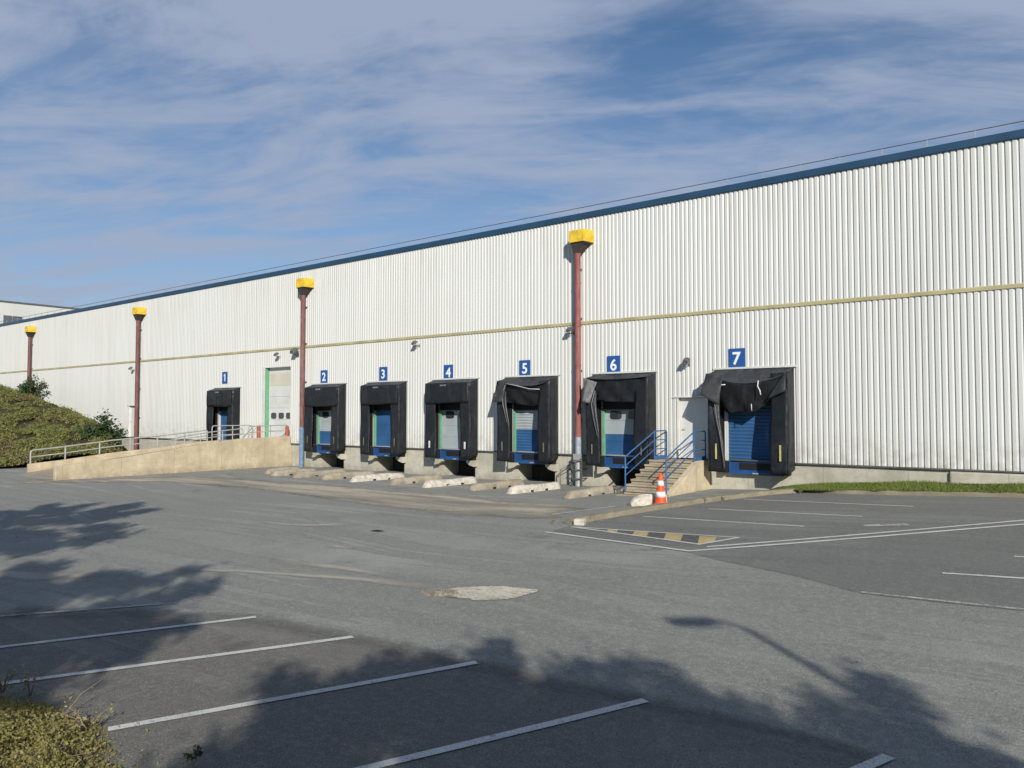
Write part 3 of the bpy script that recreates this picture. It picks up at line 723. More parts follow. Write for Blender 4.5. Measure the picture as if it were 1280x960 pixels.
# ------------------------------------------------------------------ dock shelters
txt = {1:'1',2:'2',3:'3',4:'4',5:'5',6:'6',7:'7'}
def shelter(i, label):
    a,b,d = DK[i]; x0, x1 = -b, -a; wdt = x1-x0; zt, zf, zb = 4.22, 4.06, .84
    r = empty('dock_shelter', (x0,-.05,0)); tag(r, label, 'dock shelter', 'dock shelters along the warehouse')
    y0, y1 = .0, -d+.05
    fl = .56
    mb = MB(); mb.box(.03,.285,-.02,.03,zb+.36,zt-.03); mb.box(wdt-.17,wdt-.03,-.02,.03,zb+.36,zt-.03); mb.each('backing_panel', M['bumper'], r)
    def wob(u,v,k): return .018*math.sin(v*9+k*1.7+u*3)+.012*math.sin(v*21+k)
    # outer side panels, bottom cut on the slant
    for kx,xx in ((0,0.0),(1,wdt)):
        mb = MB(); mb.grid(lambda u,v: (xx+(wob(u,v,i+kx) if 0<u<1 else 0), y0+(y1-y0)*u, (zb+.16*(1-u)) + ((zt+(zf-zt)*u)-(zb+.16*(1-u)))*v), 4, 16)
        mb.build('side_panel', M['rubber'], r, True, solid=.02)
    draped = i >= 5
    sag = .10 if draped else 0
    dr_ = {5:.22,6:.06,7:.34}.get(i,0)
    def droop(u): return dr_*math.sin(math.pi*min(1,max(0,u)))**.7*(1 if i!=5 else (.5+.9*u))
    mb = MB(); mb.grid(lambda u,v: (wdt*u, y0+(y1-y0)*v-.0, zt+(zf-droop(u)-zt)*v - sag*math.sin(math.pi*v)*math.sin(math.pi*u) + ((.022*math.sin(u*31+v*9)+.018*math.sin(u*13-v*5))*math.sin(math.pi*min(1,v+.15)) if draped else 0)), 24, 6)
    mb.build('roof_panel', M['rubber_grey'], r, True, solid=.02)
    # front curtains
    for kx in (0,1):
        xo = 0 if kx==0 else wdt; sg = 1 if kx==0 else -1
        def cf(u,v):
            ww = fl
            if i==5 and kx==0: ww = fl*(1-.55*smooth((v-.35)/.5))+.12*v
            if i==6 and kx==0: ww = fl*(1-.35*smooth((v-.3)/.5))
            if i==7 and kx==0: ww = fl*(1.0-.38*smooth((v-.1)/.6))
            y = y1 + .06*math.sin(math.pi*u)*0 + .025*math.sin(v*7+i+u*2) + (.10*smooth((v-.3)/.6)*u if draped else .0) + .05*u
            return (xo+sg*u*ww, y, zb-.02*u+(zf-zb-.01)*v)
        mb = MB(); mb.grid(cf, 6, 20); mb.build('side_curtain', M['rubber'], r, True, solid=.016)
        # guide mark
        mx_ = xo+sg*(.28 if kx==0 else .22); mm = {1:None,2:'mark_dim',3:'mark_dim',4:'mark_white',5:'mark_dim',6:'mark_dim',7:'mark_yellow'}[i]
        if mm:
            mb = MB(); h_ = .30 if i==4 else (.5 if i==7 else .36); w_ = .045 if i==4 else (.03 if i==7 else .02)
            mb.box(mx_-w_,mx_+w_,y1-.050,y1-.042,zb+.42,zb+.42+h_); mb.build('guide_mark', M[mm], r)
    # head curtain
    zl = {1:3.15,2:3.12,3:3.18,4:3.20,5:3.02,6:3.16,7:2.95}[i]
    if not draped:
        mb = MB(); mb.grid(lambda u,v: (.02+(wdt-.04)*u, y1-.035-.02*math.sin(math.pi*v)+.012*math.sin(u*8+i), zl+(zf-zl)*v + .02*math.sin(u*5+i)*(1-v)), 16, 8)
        mb.build('head_curtain', M['rubber'], r, True, solid=.016)
        mb = MB(); mb.box(wdt*.36,wdt*.5,y1-.075,y1-.06,zf-.13,zf-.06); mb.build('name_plate', M['fold'], r)
    else:
        def hf(u,v):
            if i==5: low = zl + .34*abs(u-.5)**1.5 + .10*(1-u); yy = y1+.10+.28*(1-v)*(1-abs(2*u-1)**3)
            elif i==6: low = zl + .08*(1-u)-.03*math.sin(u*3); yy = y1+.08+.16*(1-v)
            else:
                low = np.interp(u,[0,.22,.30,.55,.7,.82,1],[3.10,2.72,2.80,2.74,3.02,3.30,3.66]); yy = y1+.02+.42*(1-v)*(1-.5*u)
            zff = zf-droop(u)-.005; z = low+(zff-low)*v
            fold = .035*math.sin(u*17+v*5+i)+.02*math.sin(u*39-v*9)
            return (.06+(wdt-.12)*u, yy+fold*(.3+.7*(1-v)), z + (.0 if v in (0,) else -.05*math.sin(math.pi*v)*math.sin(math.pi*u)))
        mb = MB(); mb.grid(hf, 40, 14); mb.build('head_curtain', M['rubber'], r, True, solid=.014)
        # loose corner flap pulled out at the top left
        fy = y1-.05
        if i==5:   q = [(-.02,fy+.05,zf+.02),(.55,fy+.0,zf-.02),(.42,fy-.08,3.55),(.34,fy-.02,3.2),(-.10,fy-.12,3.22),(-.20,fy-.06,3.12)]
        elif i==6: q = [(-.10,fy+.03,zf+.03),(.52,fy-.02,zf-.16),(.36,fy-.10,3.5),(.24,fy-.06,3.12),(-.06,fy-.12,3.2),(-.2,fy+.1,2.9)]
        else:      q = [(-.06,fy+.04,zf+.03),(.55,fy+.0,zf-.04),(.50,fy-.04,3.55),(.40,fy-.02,3.02),(-.06,fy-.14,3.34),(-.22,fy-.10,3.38)]
        q = [Vector(v_) for v_ in q]
        mb = MB(); mb.grid(lambda u,v: tuple(q[0].lerp(q[1],u).lerp((q[5].lerp(q[4],min(1,u*2)) if u<.5 else q[4].lerp(q[3],u*2-1)), v) + Vector((0,.03*math.sin(u*9+v*4),.0)) - Vector((0,.06*math.sin(math.pi*u)*v,0))), 10, 10)
        mb.build('corner_flap', M['rubber_grey'] if i!=6 else M['fold'], r, True, solid=.012)
        # pale seam along the folded edge
        e0 = {5:[(.46,fy-.02,3.90),(.34,fy-.04,3.5),(.36,fy-.03,3.1),(.52,fy+.02,2.4)],6:[(.44,fy-.03,3.6),(.30,fy-.05,3.1),(.38,fy-.03,2.6),(.53,fy,1.9)],7:[(.24,fy-.02,3.25),(.32,fy-.02,2.6),(.46,fy-.02,1.9),(.57,fy-.0,1.0)]}[i]
        mb = MB(); mb.tube(e0,.017,6); mb.build('seam', M['fold'], r, True)
        if i in (5,7):
            mb = MB()
            if i==5: mb.tube([(.45,y1-.04,3.96),(1.0,y1+.0,3.86),(1.6,y1+.02,3.72),(2.1,y1+.03,3.70)],.013,6)
            else: mb.tube([(.32,y1-.04,3.68),(.62,y1-.03,3.70)],.018,6); mb.tube([(1.72,y1-.04,3.80),(1.70,y1-.06,3.62),(1.78,y1-.07,3.48),(1.80,y1-.06,3.34)],.02,6); mb.tube([(1.45,y1+.05,3.06),(1.46,y1+.05,2.84)],.014,6)
            mb.each('torn_seam', M['mark_white'], r, smooth_=True)
        if i==7:
            q2 = [Vector(v_) for v_ in ((wdt-.03,y1-.03,zf+.0),(wdt-.02,y1-.05,3.45),(wdt-.62,y1-.02,3.22))]
            mb = MB(); mb.grid(lambda u,v: tuple(q2[0].lerp(q2[1].lerp(q2[2],u), v)+Vector((0,-.04*math.sin(u*5)*v,0))), 8, 8)
            mb.build('corner_flap', M['rubber_grey'], r, True, solid=.012)
    return r
labs = {1:'black dock shelter under number 1 beyond the ramp railing',2:'neat black dock shelter under number 2 beside the blue footed pipe',3:'neat black dock shelter under number 3 with an all blue door',
 4:'black dock shelter under number 4 with two white guide strips',5:'sagging black dock shelter under number 5 with its corner flap pulled out',6:'sagging black dock shelter under number 6 left of the blue railing',7:'torn black dock shelter under number 7, largest and nearest'}
for i in DK: shelter(i, labs[i])

# dock levellers and bumpers
for i in (1,2,3,4,5,6,7):
    a,b = OPEN[i]; r = empty('dock_leveller', ((a+b)/2,0,0)); hw = (b-a)/2-.16
    tag(r, {1:'blue dock leveller under shelter number 1 beyond the ramp',2:'blue dock leveller over the pit of dock 2',3:'blue dock leveller over the pit of dock 3',4:'blue dock leveller under the grey door of dock 4',5:'blue dock leveller over the pit of dock 5',6:'blue dock leveller beside the stairs at dock 6',7:'blue dock leveller with black panel at dock 7 on solid concrete'}[i], 'dock leveller', 'dock levellers below the shelters')
    y = -.10
    mb = MB(); mb.box(-hw,hw,y,.24,.82,1.185); mb.box(-hw,hw,y-.05,y-.001,.74,.85); mb.box(-hw-.0,-hw+.05,y-.05,y-.001,.852,1.17); mb.box(hw-.05,hw,y-.05,y-.001,.852,1.17); mb.build('front_beam', M['blue'], r, bevel=.006)
    mb = MB(); mb.box(-hw,hw,y-.07,.24,1.188,1.225); mb.build('lip_plate', M['galv'] if i!=7 else M['dark_steel'], r)
    mb = MB(); mb.box(-hw+.35,hw-.25,y-.014,y-.0005,.90,1.12); mb.build('rubber_panel', M['bumper'], r)
    mb = MB(); mb.box(-.1,.1,y-.062,y-.0505,.77,.81); mb.build('rating_plate', M['galv'], r)
    for sx_ in (-1,1):
        mb = MB(); xc = sx_*(hw+.11); mb.box(xc-.10,xc+.10,-.26,.03,.78,1.17); mb.build('bumper', M['bumper'], r, bevel=.02)

# ------------------------------------------------------------------ number signs
sp = {1:(281,472),2:(405,471),3:(479,467.5),4:(560.5,465.5),5:(656,460.5),6:(767,456),7:(921,448)}
for i,(px,py) in sp.items():
    p = W(px,py,-.06); r = empty('number_sign', (p.x,-.06,p.z)); tag(r, f'blue number plate with a white {i} above dock shelter {i}', 'number sign', 'blue dock number plates')
    mb = MB(); mb.box(-.275,.275,-.008,.008,-.335,.335); mb.build('plate', M['sign_blue'], r)
    cu = bpy.data.curves.new('digit','FONT'); cu.body = txt[i]; cu.size = .60; cu.align_x = 'CENTER'; cu.align_y = 'CENTER'; cu.offset = .013; cu.extrude = .003
    to = bpy.data.objects.new('tmp', cu); C.objects.link(to); bpy.context.view_layer.update()
    me = bpy.data.meshes.new_from_object(to.evaluated_get(bpy.context.evaluated_depsgraph_get())); bpy.data.objects.remove(to)
    vx = [v.co.copy() for v in me.vertices]; cx = (min(v.x for v in vx)+max(v.x for v in vx))/2; cy = (min(v.y for v in vx)+max(v.y for v in vx))/2
    hh = max(v.y for v in vx)-min(v.y for v in vx); s_ = .43/hh
    if i == 1:
        bpy.data.meshes.remove(me); m1 = MB(); m1.prism_y([(-.015,-.215),(.065,-.215),(.065,.215),(.005,.215),(-.025,.165),(-.095,.135),(-.095,.065),(-.015,.095)], -.016,-.0085); m1.build('digit', M['sign_white'], r); continue
    for v in me.vertices: x_,y_,z_ = v.co; v.co = ((x_-cx)*s_*1.0, -.012-z_, (y_-cy)*s_)
    me.materials.clear(); me.materials.append(M['sign_white']); me.name = 'digit'
    o = bpy.data.objects.new('digit', me); C.objects.link(o); o.parent = r

# ------------------------------------------------------------------ rainwater pipes
def downpipe(px, pytop, mat, label, foot):
    p = W(px, 420, -.30); x = p.x; r = empty('downpipe', (x,-.28,0)); tag(r, label, 'downpipe', 'rainwater pipes with yellow hoppers')
    zt = 9.72; zb_ = 9.26; d0 = -.34
    mb = MB(); f0, f1, b0, b1 = -.17,.49,-.26,.60
    mb.hexa([(f0,d0,zb_),(f1,d0,zb_),(b1,.22,zb_),(b0,.22,zb_),(f0,d0,zt),(f1,d0,zt),(b1,.22,zt),(b0,.22,zt)]); mb.build('hopper', M['yellow'], r, bevel=.008)
    mb = MB(); mb.hexa([(-.12,-.12,zb_-.36),(.12,-.12,zb_-.36),(.12,.12,zb_-.36),(-.12,.12,zb_-.36),(-.13,d0+.05,zb_-.003),(f1-.07,d0+.05,zb_-.003),(b1-.12,.2,zb_-.003),(-.13,.2,zb_-.003)]); mb.build('funnel', M['funnel'], r)
    mb = MB(); mb.tube([(0,0,zb_-.3),(0,0,foot)],.118,18)
    for z in (7.75,6.1,4.6,3.2,1.9): 
        if z > foot: mb.lathe([(.119,z-.04),(.128,z-.035),(.128,z+.035),(.119,z+.04)],n=18)
    mb.build('pipe', mat, r, 'auto')
    mb = MB()
    for z in (8.3,6.4,4.4,2.5):
        if z > foot: mb.box(-.06,.06,.11,.235,z-.015,z+.015)
    mb.build('bracket', M['dark_steel'], r)
    return r
dp = downpipe(722, 0, M['pipe_red'], 'flaking red downpipe with yellow hopper between docks 5 and 6', 1.15)
mb = MB(); mb.hexa([(-.13,-.13,.93),(.13,-.13,.93),(.13,.13,.93),(-.13,.13,.93),(-.15,-.15,1.22),(.15,-.15,1.22),(.15,.15,1.22),(-.15,.15,1.22)]); mb.build('collar', M['galv'], dp)
mb = MB(); mb.tube([(0,0,.95),(0,0,0)],.125,16); mb.build('lower_pipe', M['galv'], dp, 'auto')
downpipe(378, 0, M['pipe_blue'], 'red brown downpipe with blue painted foot beside the ramp', -.02)
downpipe(172, 0, M['pipe_brown'], 'red brown downpipe beside the far white door', .35)
downpipe(37, 0, M['pipe_brown'], 'furthest red brown downpipe rising behind the planted bank', .35)
# steel guard hoops round the red pipe's foot
p = W(722,600,-.30); r = empty('pipe_guard', (p.x,-.28,0)); tag(r,'grey steel hoop guard around the foot of the red downpipe','pipe guard')
mb = MB()
for z in (.98,.64,.30): mb.tube([(-.22,.28,z)]+[(-.22+.0,-.02,z)]+[(.22*math.sin(q)*1.0,-.06-.22*math.cos(q)*.9,z) for q in np.arange(-1.5,1.51,.25)]+[(.22,-.02,z),(.22,.28,z)],.024,8)
mb.build('hoop', M['dark_steel'], r, 'auto')
for xx in (-.215,.215):
    mb = MB(); mb.box(xx-.03,xx+.03,-.12,-.06,0,1.05); mb.build('upright', M['dark_steel'], r)
r = empty('wall_bracket', (p.x-.75,-.02,0)); tag(r,'thin bent steel frame on the plinth left of the red downpipe','steel frame')
mb = MB(); mb.tube([(.35,.04,.85),(.0,-.35,.60),(.0,-.35,0)],.02,8); mb.tube([(.3,.04,.62),(0,-.35,.55)],.016,8); mb.build('bar', M['dark_steel'], r, 'auto')

# ------------------------------------------------------------------ floodlights
def floodlight(px, py, s, label, tilt=R(35)):
    p = W(px,py,-.32); r = empty('floodlight', (p.x,-.32,p.z)); r.scale = (s,s,s); tag(r, label, 'floodlight', 'small wall floodlights')
    Rm = Matrix.Rotation(tilt,4,'X'); mb = MB()
    mb.hexa([Rm@Vector(v) for v in ((-.14,-.15,-.06),(.14,-.15,-.06),(.14,.15,-.06),(-.14,.15,-.06),(-.09,-.11,.06),(.09,-.11,.06),(.09,.11,.06),(-.09,.11,.06))]); mb.build('head', M['dark_steel'], r, bevel=.012)
    mb = MB(); mb.hexa([Rm@Vector(v) for v in ((-.125,-.135,-.072),(.125,-.135,-.072),(.125,.135,-.072),(-.125,.135,-.072),(-.125,-.135,-.061),(.125,-.135,-.061),(.125,.135,-.061),(-.125,.135,-.061))]); mb.build('lens', M['pane'], r)
    k_ = .32/s
    mb = MB(); mb.tube([(-.13,.0,0),(-.13,.05,-.15),(0,.12,-.17),(.13,.05,-.15),(.13,0,0)],.014,6); mb.tube([(0,.12,-.17),(0,k_-.02,-.17)],.02,6); mb.box(-.06,.06,k_-.035,k_-.01,-.25,-.09); mb.build('bracket', M['dark_steel'], r)
floodlight(163,460,.82,'small floodlight beside the pipe at the far white door')
floodlight(345,442.5,.82,'smaller floodlight directly above the tall white door')
floodlight(367,438,1.3,'larger floodlight against the pipe near the tall white door')
floodlight(517.5,428,.82,'floodlight under the yellow trim between docks 3 and 4')
floodlight(711,411.5,.82,'floodlight just left of the flaking red downpipe')
floodlight(857.5,450,.82,'floodlight above the white personnel door')

# ------------------------------------------------------------------ ramp
XR = -34.36; XL = -39.25; YE = -11.5
rp = empty('loading_ramp', (XR,0,0)); tag(rp,'tan concrete vehicle ramp rising to the tall white door','ramp')
def rz(y): return 1.14*(1-smooth((-y-2.2)/9.0)*.0 - min(1,max(0,(-y-2.2)/9.0)))
def wall_prism(x0, x1, ytop, name, mat):
    # ytop: list of (y,z)
    mb = MB(); prof = [(ytop[0][0],-.2)]+ytop+[(ytop[-1][0],-.2)]
    mb.prism_x(prof, x0, x1); return mb.build(name, mat, rp, bevel=.02)
wall_prism(-.22, 0, [(.03,1.56),(-3.1,1.49),(-4.6,1.33),(-5.9,1.17),(-8.5,.82),(-10,.69),(YE,.56)], 'side_wall', M['concrete'])
wall_prism(XL-XR, XL-XR+.22, [(.03,1.30),(-2.2,1.24),(-4.6,1.0),(-7.0,.82),(-9.4,.56),(YE+.7,.45)], 'side_wall', M['concrete'])
mb = MB(); prof = [(.03,-.2),(.03,1.14),(-2.2,1.14),(-11.2,.02),(-11.2,-.2)]; mb.prism_x(prof, XL-XR+.222, -.222); mb.build('deck', M['step'], rp)
def railing(name, pts, hgt, mat, posts, label, cat, group, mids=(.5,), r=.026, endround=True, brace=False):
    """pts: base polyline; top rail follows at hgt, posts at given parameters"""
    base = pts[0]; o = empty(name, base); tag(o, label, cat, group); bv = Vector(base)
    P = [Vector(p)-bv for p in pts]; up = Vector((0,0,hgt))
    d0 = (P[1]-P[0]).normalized()*.10; d1 = (P[-1]-P[-2]).normalized()*.10
    top = [P[0], P[0]+up-Vector((0,0,.10)), P[0]+up-Vector((0,0,.03))+d0*.3, P[0]+up+d0] + [p+up for p in P[1:-1]] + [P[-1]+up-d1, P[-1]+up-Vector((0,0,.03))-d1*.3, P[-1]+up-Vector((0,0,.10)), P[-1]]
    mb = MB(); mb.tube(top, r, 8); mb.build('top_rail', mat, o, 'auto')
    for m in mids:
        mb = MB(); mb.tube([p+up*m for p in P], r*.8, 8); mb.build('middle_rail', mat, o, 'auto')
    for t_ in posts:
        q = lerp_path(P, t_); mb = MB(); mb.tube([q, q+up], r, 8); mb.build('post', mat, o, 'auto')
    if brace:
        mb = MB(); mb.tube([P[0]+Vector((0,0,.05)), P[0]+d0*5+up*.95],r*.7,8); mb.tube([P[-1]+up*.1-d1*.5, P[-1]-d1*5+Vector((0,0,.02))],r*.7,8); mb.build('brace', mat, o, 'auto')
    return o
xl = XL+.11; xr = XR-.11
railing('ramp_railing', [(xl,-10.7,.46),(xl,-9.4,.57),(xl,-7.0,.83),(xl,-4.6,1.0),(xl,-2.0,1.25)], .60, M['rail_grey'], [.17,.35,.52,.68,.85], 'long low galvanised railing climbing the far side of the ramp','railing','galvanised ramp railings',r=.035)
railing('ramp_railing', [(xr,-6.3,1.11),(xr,-5.9,1.17),(xr,-4.6,1.33),(xr,-2.8,1.48)], .52, M['rail_grey'], [.35,.68], 'galvanised railing halfway along the near ramp wall','railing','galvanised ramp railings',r=.026)
railing('ramp_railing', [(xr,-2.5,1.50),(xr,-.15,1.55)], .60, M['rail_grey'], [.55], 'short braced galvanised railing at the wall end of the ramp','railing','galvanised ramp railings',r=.026,brace=True)
railing('ramp_railing', [(-37.7,-2.57,1.14),(-37.7,-.15,1.14)], .96, M['rail_grey'], [.5], 'short galvanised railing right of dock shelter number 1','railing','galvanised ramp railings',r=.026)
for px,lab in ((323.5,'orange red bollard at the left side of the tall white door'),(359,'orange red bollard at the right side of the tall white door')):
    p = W(px,520,-.17); r = empty('bollard',(p.x,-.17,1.14)); tag(r,lab,'bollard','orange red door bollards')
    mb = MB(); mb.lathe([(.095,0),(.095,.88),(.085,.93),(.05,.97),(.0,.98)],n=18); mb.build('post', M['red'], r, 'auto')
    mb = MB(); mb.box(-.13,.13,-.13,.13,0,.02); mb.build('base_plate', M['dark_steel'], r)

# ------------------------------------------------------------------ stairs
XA, XB = -12.74, -10.95; st = empty('concrete_stairs',(XA,0,0)); tag(st,'weathered concrete stairs up to the white personnel door','stairs')
wd_ = XB-XA; nst = 8; ris = 1.16/nst; y = -3.16; tr = .315
prof = [( .03,-.2),(.03,1.16)]
yy = -3.16+tr*(nst-1)
prof = [(-3.16,-.2)]
for i in range(nst):
    prof += [(-3.16+tr*i, ris*i+(0 if i else -.0)), (-3.16+tr*i, ris*(i+1)-.062), (-3.16+tr*i-.045, ris*(i+1)-.06), (-3.16+tr*i-.045, ris*(i+1))]
prof += [(.03,1.16),(.03,-.2)]
mb = MB(); mb.prism_x(prof, 0, wd_-.222); mb.build('flight', M['step'], st)
mb = MB(); mb.prism_x([(-3.3,-.2),(-3.3,.15),(-2.9,.22),(-1.0,1.10),(-.92,1.17),(.032,1.17),(.032,-.2)], wd_-.22, wd_); mb.build('side_wall', M['concrete'], st, bevel=.015)
def stair_rail(x, label):
    o = empty('stair_railing',(x,-3.0,.40)); tag(o,label,'railing','blue stair railings')
    a = Vector((0,0,0)); h = .97; b = Vector((0,2.02,.78)); c = Vector((0,2.93,.78)); r_ = .024; u = Vector((0,0,h))
    mb = MB(); mb.tube([a-Vector((0,0,.15)), a+u-Vector((0,0,.06)), a+u+Vector((0,.03,.0)), b+u-Vector((0,.04,.03)), b+u+Vector((0,.04,0)), c+u-Vector((0,.06,0)), c+u-Vector((0,.0,.06)), c-Vector((0,0,.02))], r_, 10); mb.build('handrail', M['rail_blue'], o, 'auto')
    for m in (.36,.68):
        mb = MB(); mb.tube([a+u*m, b+u*m, c+u*m], r_*.75, 8); mb.build('middle_rail', M['rail_blue'], o, 'auto')
    mb = MB(); mb.tube([b-Vector((0,0,.02)), b+u], r_, 8); mb.build('post', M['rail_blue'], o, 'auto')
    mb = MB(); mb.box(-.008,.008,b.y,c.y,b.z+.0,b.z+.12); mb.build('kick_plate', M['rail_blue'], o)
stair_rail(-12.52,'blue tubular railing on the left side of the concrete stairs, next to dock 6')
stair_rail(-11.07,'blue tubular railing on the right side of the concrete stairs, next to dock 7')

# ------------------------------------------------------------------ wheel guides
gl = [(331,592.5,1.9,0,'guide','half buried concrete wheel guide nearest the ramp'),(338,595.5,2.4,0,'guide','broken concrete wheel guide left of dock 2, behind the flaking one'),
 (366,597.5,2.8,1,'guide','tan concrete wheel guide with pale tip at the left of dock 2'),(401,600,2.8,0,'guide','brown concrete wheel guide below dock 2'),
 (438,602.5,2.8,1,'guide_white','white painted wheel guide between docks 2 and 3'),(487,606,2.8,0,'guide','brown concrete wheel guide below dock 3'),
 (529,609.5,2.8,1,'guide_white','white painted wheel guide between docks 3 and 4'),(587,613.5,2.9,0,'guide','brown concrete wheel guide below dock 4'),
 (635,617.5,2.8,1,'guide_white','white painted wheel guide below dock 5'),(707,623.5,2.7,0,'guide','pale brown concrete wheel guide left of the stairs'),]
for px,py,L,wh_,mt,lab in gl:
    p = G(px,py); mb = MB(); n_ = 16; vs = []; fs = []
    for i in range(n_+1):
        t_ = i/n_; e_ = min(1, math.sqrt(max(0,1-(1-min(t_*L/.35,1))**2)))*.92+.08; e2 = min(1, math.sqrt(max(0,1-(1-min((1-t_)*L/.25,1))**2)))*.9+.1
        k_ = min(e_,e2); hh = .245*k_*(1+.06*math.sin(t_*7+px)); ww = .19*(.55+.45*k_)
        for (u,v) in ((-1,-.03),(-.95,.45),(-.62,.88),(-.2,1),(.2,1),(.62,.88),(.95,.45),(1,-.03)): vs.append((u*ww+random.uniform(-.014,.014), t_*L+random.uniform(-.02,.02), v*hh+random.uniform(-.013,.013)))
    for i in range(n_):
        for k_ in range(7): fs.append((8*i+k_,8*i+k_+1,8*i+k_+9,8*i+k_+8))
    fs += [tuple(range(8))[::-1], tuple(8*n_+k_ for k_ in range(8))]
    mb.add(vs, fs); r = empty('wheel_guide', (p.x,p.y,p.z), R(-4)); tag(r,lab,'wheel guide','concrete wheel guides in front of the docks')
    mb.build('block', M[mt], r, True)
    for q in (.38,.66):
        m2 = MB(); m2.box(.165,.1955,L*q-.07,L*q+.07,.0,.07); m2.build('drain_slot', M['bumper'], r)
p = G(787,632.5); vs=[]; r = empty('wheel_guide',(p.x,p.y,p.z),R(-38)); tag(r,'short white broken wheel guide stub behind the traffic cone','wheel guide','concrete wheel guides in front of the docks')
mb = MB(); prof = [(-.2,-.02),(-.2,.10),(-.12,.24),(.02,.29),(.14,.24),(.2,.10),(.2,-.02)]
vs=[]; n_=8
for i in range(n_+1):
    t_=i/n_; k_=.25+.75*min(1,math.sqrt(max(0,1-(1-min(t_/.45,1))**2)))
    vs += [(u*(.6+.4*k_)+random.uniform(-.01,.01), t_*1.05, v*k_*1.12+random.uniform(-.01,.01)) for u,v in prof]
fs=[(7*i+k_,7*i+k_+1,7*i+k_+8,7*i+k_+7) for i in range(n_) for k_ in range(6)]+[tuple(range(7))[::-1],tuple(7*n_+k_ for k_ in range(7))]
mb.add(vs,fs); mb.build('block', M['guide_white'], r, 'auto')

# ------------------------------------------------------------------ traffic cone
p = G(826,632.5); r = empty('traffic_cone',(p.x,p.y,p.z+.03)); r.scale=(1.0,1.0,1.0); tag(r,'orange and white traffic cone standing on the kerb by the stairs','traffic cone')
def cr(z): return .165-.125*(z-.05)/.81
mb = MB(); mb.lathe([(cr(.05)+.01,.05),(cr(.05),.06),(cr(.84),.84),(.03,.86),(.02,.862)],n=28); mb.build('body', M['cone'], r, 'auto')
mb = MB(); mb.prism_y([(0,0)]*0 or [(-.2,0),(.2,0),(.2,.03),(.17,.05),(-.17,.05),(-.2,.03)], -.2,.2); o = mb.build('base', M['cone_base'], r, bevel=.02); o.rotation_euler=(0,0,R(30))
for z0,z1 in ((.22,.37),(.53,.67)):
    mb = MB(); mb.lathe([(cr(z0)+.003,z0),(cr(z1)+.003,z1)],n=28); mb.f = mb.f[:-2]; mb.build('reflective_band', M['cone_white'], r, True, solid=.004)

# ------------------------------------------------------------------ vegetation helpers
def leaf_quads(P, size, flat=.5, droop=0):
    n_ = len(P); a = RNG.normal(size=(n_,3)); a[:,2] *= flat; a /= np.linalg.norm(a,axis=1)[:,None]
    b = RNG.normal(size=(n_,3)); b -= (a*b).sum(1)[:,None]*a; b /= np.linalg.norm(b,axis=1)[:,None]
    s = size*RNG.uniform(.6,1.35,(n_,1)); 
    V = np.stack([P-a*s, P+b*s*.45-a*s*.1, P+a*s, P-b*s*.45-a*s*.1],1).reshape(-1,3)
    return V, np.arange(4*n_).reshape(-1,4)
def tree(X, Y, hc, rw, rh, seed, label, nleaf=9000, leaf=.085, clumps=70, name='broadleaf_tree'):
    x,y = camxy(X,Y); z0 = H(x,y); r = empty(name,(x,y,z0)); tag(r,label,'tree','trees behind the viewpoint')
    rg = np.random.default_rng(seed); mb = MB(); mb2 = MB(); th = hc-rh*.55
    mb.tube([(0,0,-.1),(.03,.02,th*.5),(.0,-.03,th)],[.17,.13,.10],10)
    cs = []
    while len(cs) < clumps:
        q = rg.uniform(-1,1,3)
        d = np.linalg.norm(q)
        if d < 1 and d > .25: cs.append(np.array([q[0]*rw,q[1]*rw,hc+q[2]*rh]))
    for c in cs[:int(clumps*.55)]:
        st_ = np.array([0,0,th*rg.uniform(.75,1.0)]); m = st_*.5+c*.5+np.array([0,0,-.15])
        mb.tube([st_, m, c],[.055,.03,.010],6)
    sh = []
    for q in range(9):                                                     # long shoots that break the outline
        d = np.array([rg.normal(),rg.normal(),rg.uniform(.3,1.3)]); d /= np.linalg.norm(d); a0 = np.array([0,0,hc])+d*np.array([rw,rw,rh])*.7; a1 = np.array([0,0,hc])+d*(np.array([rw,rw,rh])+rg.uniform(.2,.6)); 
        for f in np.linspace(0,1,6): sh.append(a0+(a1-a0)*f)
        mb.tube([np.array([0,0,th*.95]),a0,a1],[.03,.02,.006],5)
    mb.build('trunk', M['bark'], r, True)
    per = nleaf//clumps; P = np.concatenate([q + rg.normal(size=(per//4,3))*.13 for q in sh]+[c + rg.normal(size=(per,3))*np.array([.21,.21,.15])*rg.uniform(.6,1.25) for c in cs])
    V,Fq = leaf_quads(P, leaf); np_mesh('crown', V, Fq, M['leaf'], r)
    return r
tree(1.6,-6.8,5.6,2.2,1.45,3,'broadleaf tree behind the viewpoint shading the middle of the foreground',30000,.085,72)
tree(4.2,-7.2,5.0,2.8,1.4,5,'broadleaf tree beside the street lamp shading the right foreground',34000,.085,80)
tree(-4.4,-5.2,7.3,2.9,1.4,8,'broad tree left of the viewpoint shading the left parking bays',20000,.10,72)
tree(-9.5,2.7,7.8,3.4,1.25,13,'wide tree further left whose shade reaches the far yard',20000,.115,72)
tree(-15.5,1.2,7.6,3.0,1.7,14,'tree at the left end of the row behind the bays',9000,.10,50)

for X_,Y_,hc_,sd_ in ((-9.5,-16,7.2,31),(-2.5,-17,7.4,32),(4.5,-17.5,7.4,33),(11,-17,7.2,34)):  # unseen back row, added to block sky light from the foreground
    tree(X_,Y_,hc_,3.1,2.5,sd_,{31:'tall tree added in the back row to block sky light, left of the viewpoint',32:'tall tree added in the back row to block sky light, just left of the street lamp',33:'tall tree added in the back row to block sky light, behind the street lamp',34:'tall tree added in the back row to block sky light, far right of the viewpoint'}[sd_],9000,.19,70)

